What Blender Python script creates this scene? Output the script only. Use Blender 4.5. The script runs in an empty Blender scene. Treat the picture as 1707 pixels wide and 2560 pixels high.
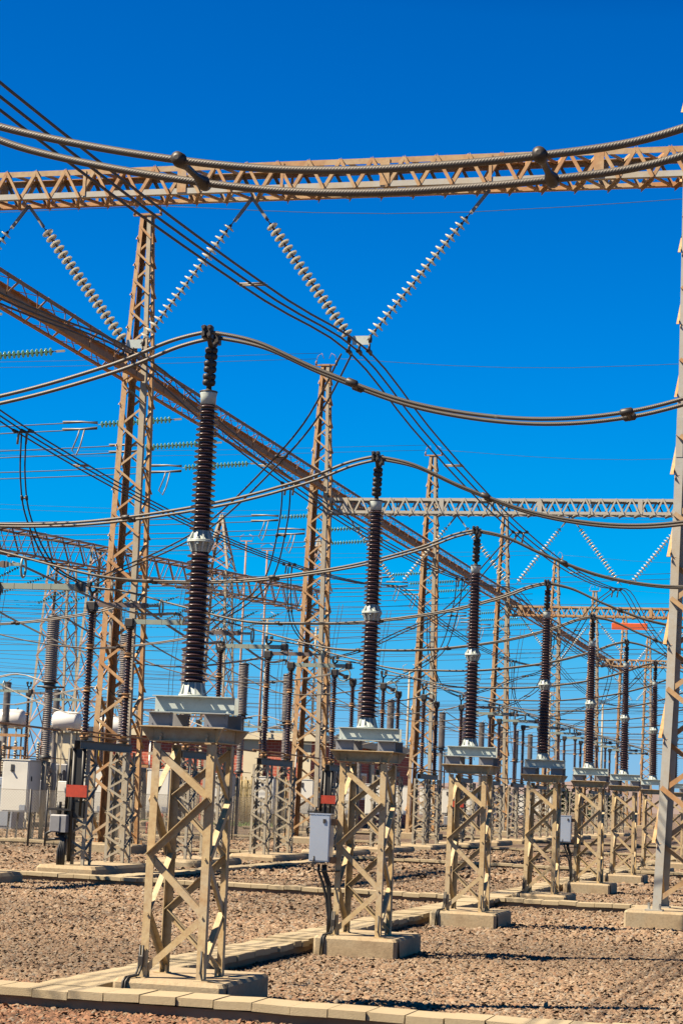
import bpy, math, random
import numpy as np
from mathutils import Vector, Matrix

sc = bpy.context.scene
random.seed(11)
rad = math.radians

# ------------------------------------------------------------------ camera
PITCH, ROLL, CAM_H = 0.1398, 0.0427, 1.8
cp, sp = math.cos(PITCH), math.sin(PITCH)
cr, sr = math.cos(ROLL), math.sin(ROLL)
r0, u0, f0 = Vector((1, 0, 0)), Vector((0, -sp, cp)), Vector((0, cp, sp))
right, up = r0 * cr + u0 * sr, -r0 * sr + u0 * cr
cd = bpy.data.cameras.new('camera')
cam = bpy.data.objects.new('camera', cd)
sc.collection.objects.link(cam)
cam.matrix_world = Matrix(((right.x, up.x, -f0.x, 0), (right.y, up.y, -f0.y, 0),
                           (right.z, up.z, -f0.z, CAM_H), (0, 0, 0, 1)))
cd.sensor_fit = 'VERTICAL'
cd.sensor_height = 36
cd.lens = 70.79
cd.clip_start, cd.clip_end = 0.1, 9000
sc.camera = cam

# the yard's grid: s runs along the conductors (right), t along the rows (away)
A = 0.2573
OX, OY = -1.185, 17.048
UX, UY, VX, VY = math.sin(A), math.cos(A), math.cos(A), -math.sin(A)
GZ = 0.04


def G(s, t, z=0.0):
    return Vector((OX + s * VX + t * UX, OY + s * VY + t * UY, z))


# ------------------------------------------------------------------ light
SUN_EL, SUN_PSI = rad(50), rad(31)
sh = (-math.cos(SUN_PSI) * VX - math.sin(SUN_PSI) * UX, -math.cos(SUN_PSI) * VY - math.sin(SUN_PSI) * UY)
sdir = Vector((sh[0] * math.cos(SUN_EL), sh[1] * math.cos(SUN_EL), math.sin(SUN_EL)))
ld = bpy.data.lights.new('sun', 'SUN')
ld.energy = 5.0
ld.angle = rad(0.5)
ld.color = (1.0, 0.845, 0.63)
lo = bpy.data.objects.new('sun', ld)
sc.collection.objects.link(lo)
lo.rotation_euler = sdir.to_track_quat('Z', 'Y').to_euler()

w = bpy.data.worlds.new('World')
sc.world = w
w.use_nodes = True
wn, wl = w.node_tree.nodes, w.node_tree.links
bg = wn['Background']
sky = wn.new('ShaderNodeTexSky')
sky.sky_type = 'NISHITA'
sky.sun_disc = False
sky.sun_elevation = SUN_EL
sky.sun_rotation = math.atan2(sdir.x, sdir.y)
sky.altitude = 1200
sky.air_density = 1.0
sky.dust_density = 0.15
sky.ozone_density = 4.0
# the deep, polarised blue of the photograph: the sky's brightness is mapped to its colours; unseen zenith darkened to cut blue fill
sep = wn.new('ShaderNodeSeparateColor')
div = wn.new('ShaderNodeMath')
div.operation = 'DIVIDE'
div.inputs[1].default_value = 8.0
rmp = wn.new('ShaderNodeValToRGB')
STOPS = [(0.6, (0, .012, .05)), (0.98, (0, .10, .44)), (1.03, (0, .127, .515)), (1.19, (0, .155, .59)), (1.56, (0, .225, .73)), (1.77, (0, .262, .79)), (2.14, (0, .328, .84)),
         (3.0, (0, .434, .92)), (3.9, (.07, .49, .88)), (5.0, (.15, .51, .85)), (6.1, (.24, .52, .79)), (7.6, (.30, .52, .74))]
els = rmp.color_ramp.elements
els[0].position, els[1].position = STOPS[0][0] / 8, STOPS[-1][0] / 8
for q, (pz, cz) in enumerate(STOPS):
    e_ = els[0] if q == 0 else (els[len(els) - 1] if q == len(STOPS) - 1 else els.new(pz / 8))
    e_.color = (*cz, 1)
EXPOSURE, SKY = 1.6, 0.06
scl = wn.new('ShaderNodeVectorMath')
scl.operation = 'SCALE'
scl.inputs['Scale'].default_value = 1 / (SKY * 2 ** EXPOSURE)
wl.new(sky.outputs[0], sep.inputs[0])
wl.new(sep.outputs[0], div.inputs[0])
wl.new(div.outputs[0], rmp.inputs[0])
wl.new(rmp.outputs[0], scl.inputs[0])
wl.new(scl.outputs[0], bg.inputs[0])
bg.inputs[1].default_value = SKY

sc.view_settings.view_transform = 'Standard'
sc.view_settings.look = 'None'
sc.view_settings.exposure = EXPOSURE
sc.view_settings.gamma = 1.0
sc.cycles.max_bounces = 5
sc.cycles.diffuse_bounces = 1
sc.cycles.glossy_bounces = 2

# ------------------------------------------------------------------ materials


def mat(name):
    m = bpy.data.materials.new(name)
    m.use_nodes = True
    nt = m.node_tree
    return m, nt, nt.nodes['Principled BSDF']


def N(nt, typ, **kw):
    n = nt.nodes.new(typ)
    for k, v in kw.items():
        setattr(n, k, v)
    return n


def ramp(nt, src, stops):
    n = N(nt, 'ShaderNodeValToRGB')
    e = n.color_ramp.elements
    e[0].position, e[0].color = stops[0][0], (*stops[0][1], 1)
    e[1].position, e[1].color = stops[-1][0], (*stops[-1][1], 1)
    for p, c in stops[1:-1]:
        x = e.new(p)
        x.color = (*c, 1)
    nt.links.new(src, n.inputs[0])
    return n.outputs[0]


def noise(nt, scale, detail=4, rough=0.6, stretch=None, coord='Position'):
    g = N(nt, 'ShaderNodeNewGeometry') if coord == 'Position' else N(nt, 'ShaderNodeTexCoord')
    src = g.outputs['Position'] if coord == 'Position' else g.outputs[coord]
    if stretch:
        mp = N(nt, 'ShaderNodeMapping')
        mp.inputs['Scale'].default_value = stretch
        nt.links.new(src, mp.inputs[0])
        src = mp.outputs[0]
    n = N(nt, 'ShaderNodeTexNoise')
    n.inputs['Scale'].default_value = scale
    n.inputs['Detail'].default_value = detail
    n.inputs['Roughness'].default_value = rough
    nt.links.new(src, n.inputs['Vector'])
    return n.outputs['Fac']


def mixc(nt, fac, a, b, mode='MIX'):
    m = N(nt, 'ShaderNodeMix', data_type='RGBA', blend_type=mode)
    if isinstance(fac, (int, float)):
        m.inputs[0].default_value = fac
    else:
        nt.links.new(fac, m.inputs[0])
    for i, x in ((6, a), (7, b)):
        if isinstance(x, tuple):
            m.inputs[i].default_value = (*x, 1)
        else:
            nt.links.new(x, m.inputs[i])
    return m.outputs[2]


ALBEDO = 0.50     # the exposure is opened, so the colours below are scaled by this


def base(nt, b, c, k=1.0):
    k *= ALBEDO
    nt.links.new(mixc(nt, 1.0, c, (k, k, k), 'MULTIPLY'), b.inputs['Base Color'])


def bump(nt, b, h, strength=0.3, dist=0.01):
    n = N(nt, 'ShaderNodeBump')
    n.inputs['Strength'].default_value = strength
    n.inputs['Distance'].default_value = dist
    nt.links.new(h, n.inputs['Height'])
    nt.links.new(n.outputs[0], b.inputs['Normal'])


def mottled(name, stops, scale=1.2, rough=0.75, fine=14, metallic=0.0, stretch=None, bumps=0.0, fine_amt=0.5, fine_cols=None, k=1.0):
    m, nt, b = mat(name)
    c = ramp(nt, noise(nt, scale, 5, 0.65, stretch), stops)
    if fine_cols:
        f = ramp(nt, noise(nt, fine, 6, 0.7), [(0.42, (0, 0, 0)), (0.66, (1, 1, 1))])
        c2 = mixc(nt, f, c, fine_cols)
        c = mixc(nt, fine_amt, c, c2)
    if 'steel' in name or 'rust' in name:
        k *= 1.30
    base(nt, b, c, k)
    b.inputs['Roughness'].default_value = rough
    b.inputs['Metallic'].default_value = metallic
    if bumps:
        bump(nt, b, noise(nt, fine * 3, 4), bumps, 0.01)
    return m


def plain(name, col, rough=0.5, metallic=0.0, var=0.12, scale=6):
    lo_ = tuple(c * (1 - var) for c in col)
    hi_ = tuple(min(1, c * (1 + var)) for c in col)
    return mottled(name, [(0.3, lo_), (0.7, hi_)], scale, rough, metallic=metallic)


M = {}
M['stand_steel'] = mottled('stand_steel', [(0.25, (0.49, 0.36, 0.18)), (0.45, (0.56, 0.425, 0.225)), (0.60, (0.52, 0.43, 0.28)), (0.78, (0.50, 0.29, 0.11))],
                           1.6, 0.7, 18, fine_cols=(0.34, 0.18, 0.07), fine_amt=0.5, bumps=0.12)
M['tower_steel'] = mottled('tower_steel', [(0.28, (0.46, 0.37, 0.25)), (0.46, (0.52, 0.35, 0.18)), (0.62, (0.50, 0.27, 0.11)), (0.8, (0.40, 0.18, 0.07))],
                           0.55, 0.7, 9, fine_cols=(0.28, 0.13, 0.05), fine_amt=0.5, bumps=0.1)
M['beam_steel'] = mottled('beam_steel', [(0.3, (0.50, 0.44, 0.34)), (0.45, (0.54, 0.36, 0.18)), (0.6, (0.50, 0.25, 0.10)), (0.8, (0.42, 0.18, 0.06))],
                          0.8, 0.7, 10, fine_cols=(0.30, 0.14, 0.06), fine_amt=0.5, bumps=0.1)
M['rusty_steel'] = mottled('rusty_steel', [(0.3, (0.40, 0.20, 0.08)), (0.5, (0.48, 0.24, 0.09)), (0.75, (0.48, 0.32, 0.16))],
                           0.9, 0.75, 12, fine_cols=(0.2, 0.09, 0.04), fine_amt=0.6)
M['zinc_steel'] = mottled('zinc_steel', [(0.3, (0.40, 0.41, 0.39)), (0.55, (0.48, 0.47, 0.42)), (0.75, (0.46, 0.36, 0.22))],
                          0.7, 0.6, 11, fine_cols=(0.40, 0.28, 0.14), fine_amt=0.3, bumps=0.1)
M['pale_steel'] = mottled('pale_steel', [(0.3, (0.36, 0.34, 0.29)), (0.6, (0.42, 0.37, 0.27)), (0.8, (0.35, 0.24, 0.13))], 1.2, 0.7, 10, fine_cols=(0.26, 0.18, 0.1), fine_amt=0.4)
M['far_rust'] = mottled('far_rust', [(0.3, (0.38, 0.27, 0.22)), (0.55, (0.38, 0.21, 0.14)), (0.8, (0.46, 0.40, 0.35))], 0.5, 0.8)
M['bracket_paint'] = mottled('bracket_paint', [(0.3, (0.62, 0.71, 0.68)), (0.7, (0.74, 0.83, 0.78))], 3, 0.45, 20, fine_cols=(0.35, 0.38, 0.36), fine_amt=0.25)
M['grey_paint'] = plain('grey_paint', (0.30, 0.31, 0.34), 0.5)
M['porcelain'] = plain('porcelain', (0.075, 0.044, 0.052), 0.26, var=0.2, scale=9)
M['dark_cast'] = plain('dark_cast', (0.055, 0.047, 0.042), 0.5, 0.2, var=0.3, scale=20)
M['rust_flange'] = plain('rust_flange', (0.40, 0.22, 0.10), 0.8, var=0.35, scale=14)
M['grey_ceramic'] = plain('grey_ceramic', (0.40, 0.36, 0.34), 0.35, var=0.12)


def glassy(name, col, amount, var=0.1):
    m, nt, b = mat(name)
    c = ramp(nt, noise(nt, 9, 3), [(0.3, tuple(q * (1 - var) for q in col)), (0.7, tuple(min(1, q * (1 + var)) for q in col))])
    nt.links.new(c, b.inputs['Base Color'])
    b.inputs['Roughness'].default_value = 0.15
    tr_, mx = N(nt, 'ShaderNodeBsdfTranslucent'), N(nt, 'ShaderNodeMixShader')
    nt.links.new(c, tr_.inputs[0])
    mx.inputs[0].default_value = amount
    nt.links.new(b.outputs[0], mx.inputs[1])
    nt.links.new(tr_.outputs[0], mx.inputs[2])
    nt.links.new(mx.outputs[0], nt.nodes['Material Output'].inputs[0])
    return m


M['pale_disc'] = glassy('pale_disc', (0.74, 0.71, 0.62), 0.55)
M['green_glass'] = glassy('green_glass', (0.26, 0.46, 0.36), 0.5)
M['dark_green_glass'] = glassy('dark_green_glass', (0.01, 0.10, 0.065), 0.4, 0.3)
M['wire'] = plain('wire', (0.055, 0.050, 0.048), 0.55, 0.2, var=0.25)
M['pale_wire'] = plain('pale_wire', (0.34, 0.31, 0.27), 0.5, 0.2, var=0.15)
M['thin_wire'] = plain('thin_wire', (0.05, 0.07, 0.10), 0.6, var=0.1)
M['concrete'] = mottled('concrete', [(0.25, (0.40, 0.28, 0.16)), (0.45, (0.60, 0.46, 0.28)), (0.6, (0.56, 0.46, 0.30)), (0.78, (0.66, 0.55, 0.39))], 2.2, 0.9, 30, bumps=0.5,
                        fine_cols=(0.26, 0.19, 0.11), fine_amt=0.45)
M['slab'] = mottled('slab', [(0.25, (0.50, 0.40, 0.24)), (0.5, (0.60, 0.485, 0.30)), (0.8, (0.64, 0.53, 0.35))], 1.7, 0.9, 36, bumps=0.35,
                    fine_cols=(0.40, 0.31, 0.19), fine_amt=0.35)
M['trench_wall'] = mottled('trench_wall', [(0.3, (0.38, 0.20, 0.11)), (0.6, (0.42, 0.30, 0.19)), (0.8, (0.30, 0.20, 0.12))], 1.4, 0.95, 20, bumps=0.4)
M['cabinet_paint'] = plain('cabinet_paint', (0.95, 0.94, 0.86), 0.4, var=0.04, scale=2)
M['steel_box'] = plain('steel_box', (0.58, 0.64, 0.74), 0.3, 0.55, var=0.06, scale=2)
M['white_paint'] = plain('white_paint', (1.0, 0.98, 0.94), 0.35, var=0.03, scale=2)
M['blue_grey'] = plain('blue_grey', (0.36, 0.42, 0.52), 0.5, var=0.05)
M['orange'] = plain('orange', (0.95, 0.15, 0.02), 0.5, var=0.1)
M['shaded_orange'] = plain('shaded_orange', (0.55, 0.045, 0.012), 0.6, var=0.25)  # orange plate colour, darkened to carry the shade the plates stand in
M['dark_grey'] = plain('dark_grey', (0.06, 0.06, 0.065), 0.5, var=0.2)
M['lime_metal'] = plain('lime_metal', (0.36, 0.42, 0.36), 0.45, var=0.08)
M['brown_bar'] = plain('brown_bar', (0.20, 0.15, 0.13), 0.5, var=0.1)
M['cream_wall'] = plain('cream_wall', (0.95, 0.84, 0.60), 0.9, var=0.06, scale=1)
M['glass'] = plain('glass', (0.02, 0.025, 0.03), 0.05, var=0.1)
M['yellow'] = plain('yellow', (0.6, 0.42, 0.04), 0.5)
M['rubber'] = plain('rubber', (0.015, 0.015, 0.015), 0.5)
M['leaf'] = plain('leaf', (0.05, 0.085, 0.03), 0.8, var=0.5, scale=8)
M['bark'] = plain('bark', (0.12, 0.08, 0.05), 0.9)
M['grass'] = plain('grass', (0.12, 0.26, 0.04), 0.9, var=0.3, scale=5)
M['hill'] = mottled('hill', [(0.3, (0.26, 0.19, 0.17)), (0.6, (0.30, 0.22, 0.19)), (0.8, (0.20, 0.17, 0.14))], 0.02, 1.0)


def brick():
    m, nt, b = mat('red_brick')
    g = N(nt, 'ShaderNodeTexCoord')
    t = N(nt, 'ShaderNodeTexBrick')
    t.inputs['Color1'].default_value = (0.74, 0.15, 0.085, 1)
    t.inputs['Color2'].default_value = (0.60, 0.115, 0.07, 1)
    t.inputs['Mortar'].default_value = (0.80, 0.42, 0.3, 1)
    t.inputs['Scale'].default_value = 1
    t.inputs['Brick Width'].default_value = 0.42
    t.inputs['Row Height'].default_value = 0.17
    t.inputs['Mortar Size'].default_value = 0.018
    mp = N(nt, 'ShaderNodeMapping')
    cx = N(nt, 'ShaderNodeSeparateXYZ')
    cb = N(nt, 'ShaderNodeCombineXYZ')
    ad = N(nt, 'ShaderNodeMath', operation='ADD')
    nt.links.new(g.outputs['Object'], cx.inputs[0])
    nt.links.new(cx.outputs[0], ad.inputs[0])
    nt.links.new(cx.outputs[1], ad.inputs[1])
    nt.links.new(ad.outputs[0], cb.inputs[0])
    nt.links.new(cx.outputs[2], cb.inputs[1])
    nt.links.new(cb.outputs[0], mp.inputs[0])
    nt.links.new(mp.outputs[0], t.inputs['Vector'])
    base(nt, b, t.outputs[0])
    b.inputs['Roughness'].default_value = 0.9
    return m


M['red_brick'] = brick()


def strand(name, cols):
    m, nt, b = mat(name)
    uv = N(nt, 'ShaderNodeUVMap')
    mp = N(nt, 'ShaderNodeMapping')
    mp.inputs['Scale'].default_value = (1, 1, 1)
    nt.links.new(uv.outputs[0], mp.inputs[0])
    wv = N(nt, 'ShaderNodeTexWave', wave_type='BANDS', bands_direction='DIAGONAL')
    wv.inputs['Scale'].default_value = 6.5
    nt.links.new(mp.outputs[0], wv.inputs['Vector'])
    c = ramp(nt, wv.outputs['Fac'], [(0.1, cols[0]), (0.6, cols[1])])
    c = mixc(nt, ramp(nt, noise(nt, 3.0, 4), [(0.4, (0, 0, 0)), (0.8, (.7, .7, .7))]), c, cols[2], 'MIX')
    base(nt, b, c)
    b.inputs['Roughness'].default_value = 0.5
    b.inputs['Metallic'].default_value = 0.15
    bump(nt, b, wv.outputs['Fac'], 0.22, 0.004)
    return m


M['strand'] = strand('strand', [(0.07, 0.06, 0.052), (0.17, 0.15, 0.125), (0.11, 0.097, 0.082)])


def gravel_mat():
    m, nt, b = mat('gravel_stone')
    at = N(nt, 'ShaderNodeVertexColor', layer_name='tone')
    base(nt, b, mixc(nt, 0.5, at.outputs[0], mixc(nt, noise(nt, 45, 3), (0.72, 0.72, 0.72), (1.25, 1.25, 1.25)), 'MULTIPLY'))
    b.inputs['Roughness'].default_value = 0.95
    return m


M['gravel'] = gravel_mat()


def ground_mat():
    m, nt, b = mat('ground_gravel')
    g = N(nt, 'ShaderNodeNewGeometry')
    v = N(nt, 'ShaderNodeTexVoronoi')
    v.inputs['Scale'].default_value = 17
    nt.links.new(g.outputs['Position'], v.inputs['Vector'])
    hsv = N(nt, 'ShaderNodeSeparateColor')
    nt.links.new(v.outputs['Color'], hsv.inputs[0])
    c = ramp(nt, hsv.outputs[0], [(0.0, (0.10, 0.06, 0.035)), (0.35, (0.22, 0.14, 0.085)), (0.7, (0.30, 0.21, 0.135)), (1.0, (0.32, 0.27, 0.21))])
    big = ramp(nt, noise(nt, 0.35, 4), [(0.35, (0.78, 0.70, 0.66)), (0.65, (1.1, 1.08, 1.05))])
    c = mixc(nt, 1.0, c, big, 'MULTIPLY')
    base(nt, b, c)
    b.inputs['Roughness'].default_value = 0.95
    bump(nt, b, v.outputs['Distance'], 1.0, 0.05)
    return m


M['ground'] = ground_mat()

# ------------------------------------------------------------------ mesh builder


def V3(x):
    return Vector(x)


class MB:
    def __init__(self):
        self.v, self.f, self.uv, self.sm = [], [], {}, set()

    def add(self, vs, fs, smooth=False):
        o = len(self.v)
        self.v += [tuple(x) for x in vs]
        for f in fs:
            if smooth:
                self.sm.add(len(self.f))
            self.f.append(tuple(i + o for i in f))
        return o

    def box(self, c, s, m=None):
        x, y, z = s[0] / 2, s[1] / 2, s[2] / 2
        vs = [V3((a * x, b * y, d * z)) for d in (-1, 1) for a, b in ((-1, -1), (1, -1), (1, 1), (-1, 1))]
        if m is not None:
            vs = [m @ q for q in vs]
        vs = [q + V3(c) for q in vs]
        self.add(vs, [(3, 2, 1, 0), (4, 5, 6, 7), (0, 1, 5, 4), (1, 2, 6, 5), (2, 3, 7, 6), (3, 0, 4, 7)])
        return self

    def box2(self, a, b):
        return self.box([(p + q) / 2 for p, q in zip(a, b)], [abs(q - p) for p, q in zip(a, b)])

    def cbox(self, a, b, ch):
        """box with bevelled vertical and upper edges"""
        (x0, y0, z0), (x1, y1, z1) = a, b

        def ring(i, z):
            X0, X1, Y0, Y1, k = x0 + i, x1 - i, y0 + i, y1 - i, ch
            return [(X0 + k, Y0, z), (X1 - k, Y0, z), (X1, Y0 + k, z), (X1, Y1 - k, z), (X1 - k, Y1, z), (X0 + k, Y1, z), (X0, Y1 - k, z), (X0, Y0 + k, z)]
        vs = ring(0, z0) + ring(0, z1 - ch) + ring(ch * .8, z1)
        fs = [tuple(reversed(range(8)))]
        for r in (0, 8):
            fs += [(r + i, r + (i + 1) % 8, r + 8 + (i + 1) % 8, r + 8 + i) for i in range(8)]
        fs.append(tuple(range(16, 24)))
        self.add(vs, fs)
        return self

    def prism(self, p0, p1, poly, d1, d2, cap=True):
        p0, p1, d1, d2 = V3(p0), V3(p1), V3(d1), V3(d2)
        n = len(poly)
        vs = [p + d1 * a + d2 * b for p in (p0, p1) for a, b in poly]
        fs = [(i, (i + 1) % n, n + (i + 1) % n, n + i) for i in range(n)]
        if cap:
            fs += [tuple(reversed(range(n))), tuple(range(n, 2 * n))]
        self.add(vs, fs)
        return self

    def angle(self, p0, p1, w, th, d1, d2, w2=None):
        w2 = w2 or w
        return self.prism(p0, p1, [(0, 0), (w, 0), (w, th), (th, th), (th, w2), (0, w2)], d1, d2)

    def flat(self, p0, p1, w, th, nrm):
        """flat bar from p0 to p1, th thick along nrm"""
        p0, p1, nrm = V3(p0), V3(p1), V3(nrm).normalized()
        a = (p1 - p0).normalized()
        d = nrm.cross(a).normalized()
        return self.prism(p0, p1, [(-w / 2, 0), (w / 2, 0), (w / 2, th), (-w / 2, th)], d, nrm)

    def tube(self, pts, r, n=8, uv=False, smooth=True, caps=True):
        pts = [V3(p) for p in pts]
        m = len(pts)
        rs = r if isinstance(r, (list, tuple)) else [r] * m
        t0 = (pts[1] - pts[0]).normalized()
        ref = V3((0, 0, 1)) if abs(t0.z) < 0.9 else V3((1, 0, 0))
        x = t0.cross(ref).normalized()
        vs, L, acc = [], [], 0
        for i, p in enumerate(pts):
            t = (pts[min(i + 1, m - 1)] - pts[max(i - 1, 0)]).normalized()
            x = (x - t * x.dot(t)).normalized()
            y = t.cross(x)
            if i:
                acc += (p - pts[i - 1]).length
            L.append(acc)
            for k in range(n):
                a = 2 * math.pi * k / n
                vs.append(p + (x * math.cos(a) + y * math.sin(a)) * rs[i])
        fs = [(i * n + k, i * n + (k + 1) % n, (i + 1) * n + (k + 1) % n, (i + 1) * n + k) for i in range(m - 1) for k in range(n)]
        f0 = len(self.f)
        o = self.add(vs, fs, smooth)
        if uv:
            q = 0
            for i in range(m - 1):
                for k in range(n):
                    self.uv[f0 + q] = [(k / n * 1.0, L[i] * 6), ((k + 1) / n, L[i] * 6), ((k + 1) / n, L[i + 1] * 6), (k / n, L[i + 1] * 6)]
                    q += 1
        if caps:
            self.f.append(tuple(o + k for k in reversed(range(n))))
            self.f.append(tuple(o + (m - 1) * n + k for k in range(n)))
        return self

    def lathe(self, prof, n=16, o=(0, 0, 0), m=None, smooth=True):
        o = V3(o)
        vs = []
        for r, z in prof:
            for k in range(n):
                a = 2 * math.pi * k / n
                p = V3((r * math.cos(a), r * math.sin(a), z))
                vs.append((m @ p if m is not None else p) + o)
        k_ = len(prof)
        fs = [(i * n + k, i * n + (k + 1) % n, (i + 1) * n + (k + 1) % n, (i + 1) * n + k) for i in range(k_ - 1) for k in range(n)]
        b = self.add(vs, fs, smooth)
        self.f.append(tuple(b + k for k in reversed(range(n))))
        self.f.append(tuple(b + (k_ - 1) * n + k for k in range(n)))
        return self

    def mesh(self, name, m):
        me = bpy.data.meshes.new(name)
        me.from_pydata(self.v, [], self.f)
        if self.sm:
            me.polygons.foreach_set('use_smooth', [i in self.sm for i in range(len(self.f))])
        if self.uv:
            l = me.uv_layers.new(name='UVMap')
            buf = np.zeros((len(me.loops), 2), dtype=np.float32)
            for i, q in self.uv.items():
                st = me.polygons[i].loop_start
                buf[st:st + 4] = q
            l.data.foreach_set('uv', buf.ravel())
        me.materials.append(m)
        me.update()
        return me


COL = sc.collection.objects


def obj(name, mb, m, parent=None, loc=None, rot=None):
    me = mb if isinstance(mb, bpy.types.Mesh) else mb.mesh(name, M[m] if isinstance(m, str) else m)
    o = bpy.data.objects.new(name, me)
    COL.link(o)
    if parent is not None:
        o.parent = parent
    if loc is not None:
        o.location = loc
    if rot is not None:
        o.rotation_euler = rot
    return o


def tag(o, label=None, cat=None, group=None, kind=None):
    for k, v in (('label', label), ('category', cat), ('group', group), ('kind', kind)):
        if v:
            o[k] = v
    return o


def thing(name, label, cat, s, t, z=0.0, group=None):
    o = bpy.data.objects.new(name, None)
    o.empty_display_size = 0.3
    COL.link(o)
    o.location = G(s, t, z)
    o.rotation_euler = (0, 0, -A)
    return tag(o, label, cat, group)


KIDS = {}


def dup(root, s, t, z=0.0, label=None, group=None):
    r = root.copy()
    COL.link(r)
    r.location = G(s, t, z)
    if label:
        r['label'] = label
    if group:
        r['group'] = group
    for ch in KIDS.setdefault(root.name, list(root.children)):
        c = ch.copy()
        COL.link(c)
        c.parent = r
        for g in KIDS.setdefault(ch.name, list(ch.children)):
            d = g.copy()
            COL.link(d)
            d.parent = c
    return r


def structure(name, mb, m, loc=None, rot=None):
    return tag(obj(name, mb, m, None, loc, rot), kind='structure')


ORD = ['nearest', 'second nearest', 'third nearest', 'fourth nearest', 'fifth nearest', 'sixth nearest', 'seventh nearest', 'eighth nearest',
       'ninth nearest', 'tenth nearest', 'eleventh nearest', 'twelfth nearest', 'thirteenth nearest', 'fourteenth nearest', 'fifteenth nearest',
       'sixteenth nearest', 'seventeenth nearest', 'eighteenth nearest']


def merged(root, name):
    """one mesh holding all of a prototype's parts, for copies a few pixels large"""
    vs, fs, mats, mi = [], [], [], []
    todo = [(c, c.matrix_basis) for c in root.children]
    for c in root.children:
        todo += [(g, c.matrix_basis @ g.matrix_basis) for g in c.children]
    for c, mx in todo:
        me = c.data
        if me is None:
            continue
        m = me.materials[0]
        if m not in mats:
            mats.append(m)
        o = len(vs)
        vs += [tuple(mx @ q.co) for q in me.vertices]
        for p in me.polygons:
            fs.append(tuple(i + o for i in p.vertices))
            mi.append(mats.index(m))
    me = bpy.data.meshes.new(name)
    me.from_pydata(vs, [], fs)
    for m in mats:
        me.materials.append(m)
    me.polygons.foreach_set('material_index', mi)
    me.update()
    return me


def place_mesh(me, name, label, cat, s, t, group, z=0.0):
    o = bpy.data.objects.new(name, me)
    COL.link(o)
    o.location = G(s, t, z)
    o.rotation_euler = (0, 0, -A)
    return tag(o, label, cat, group)


PT = [6.22 * i + 0.62 * (i // 3) for i in range(24)]      # the phases' places along the row
DT = [6.22 * i + 0.62 * (i // 3) + 3.32 for i in range(24)]

# ------------------------------------------------------------------ ground, hills
g = MB()
R = 900
g.add([(-R, -60, GZ), (R, -60, GZ), (R, 1500, GZ), (-R, 1500, GZ)], [(0, 1, 2, 3)])
structure('ground', g, 'ground')


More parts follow.
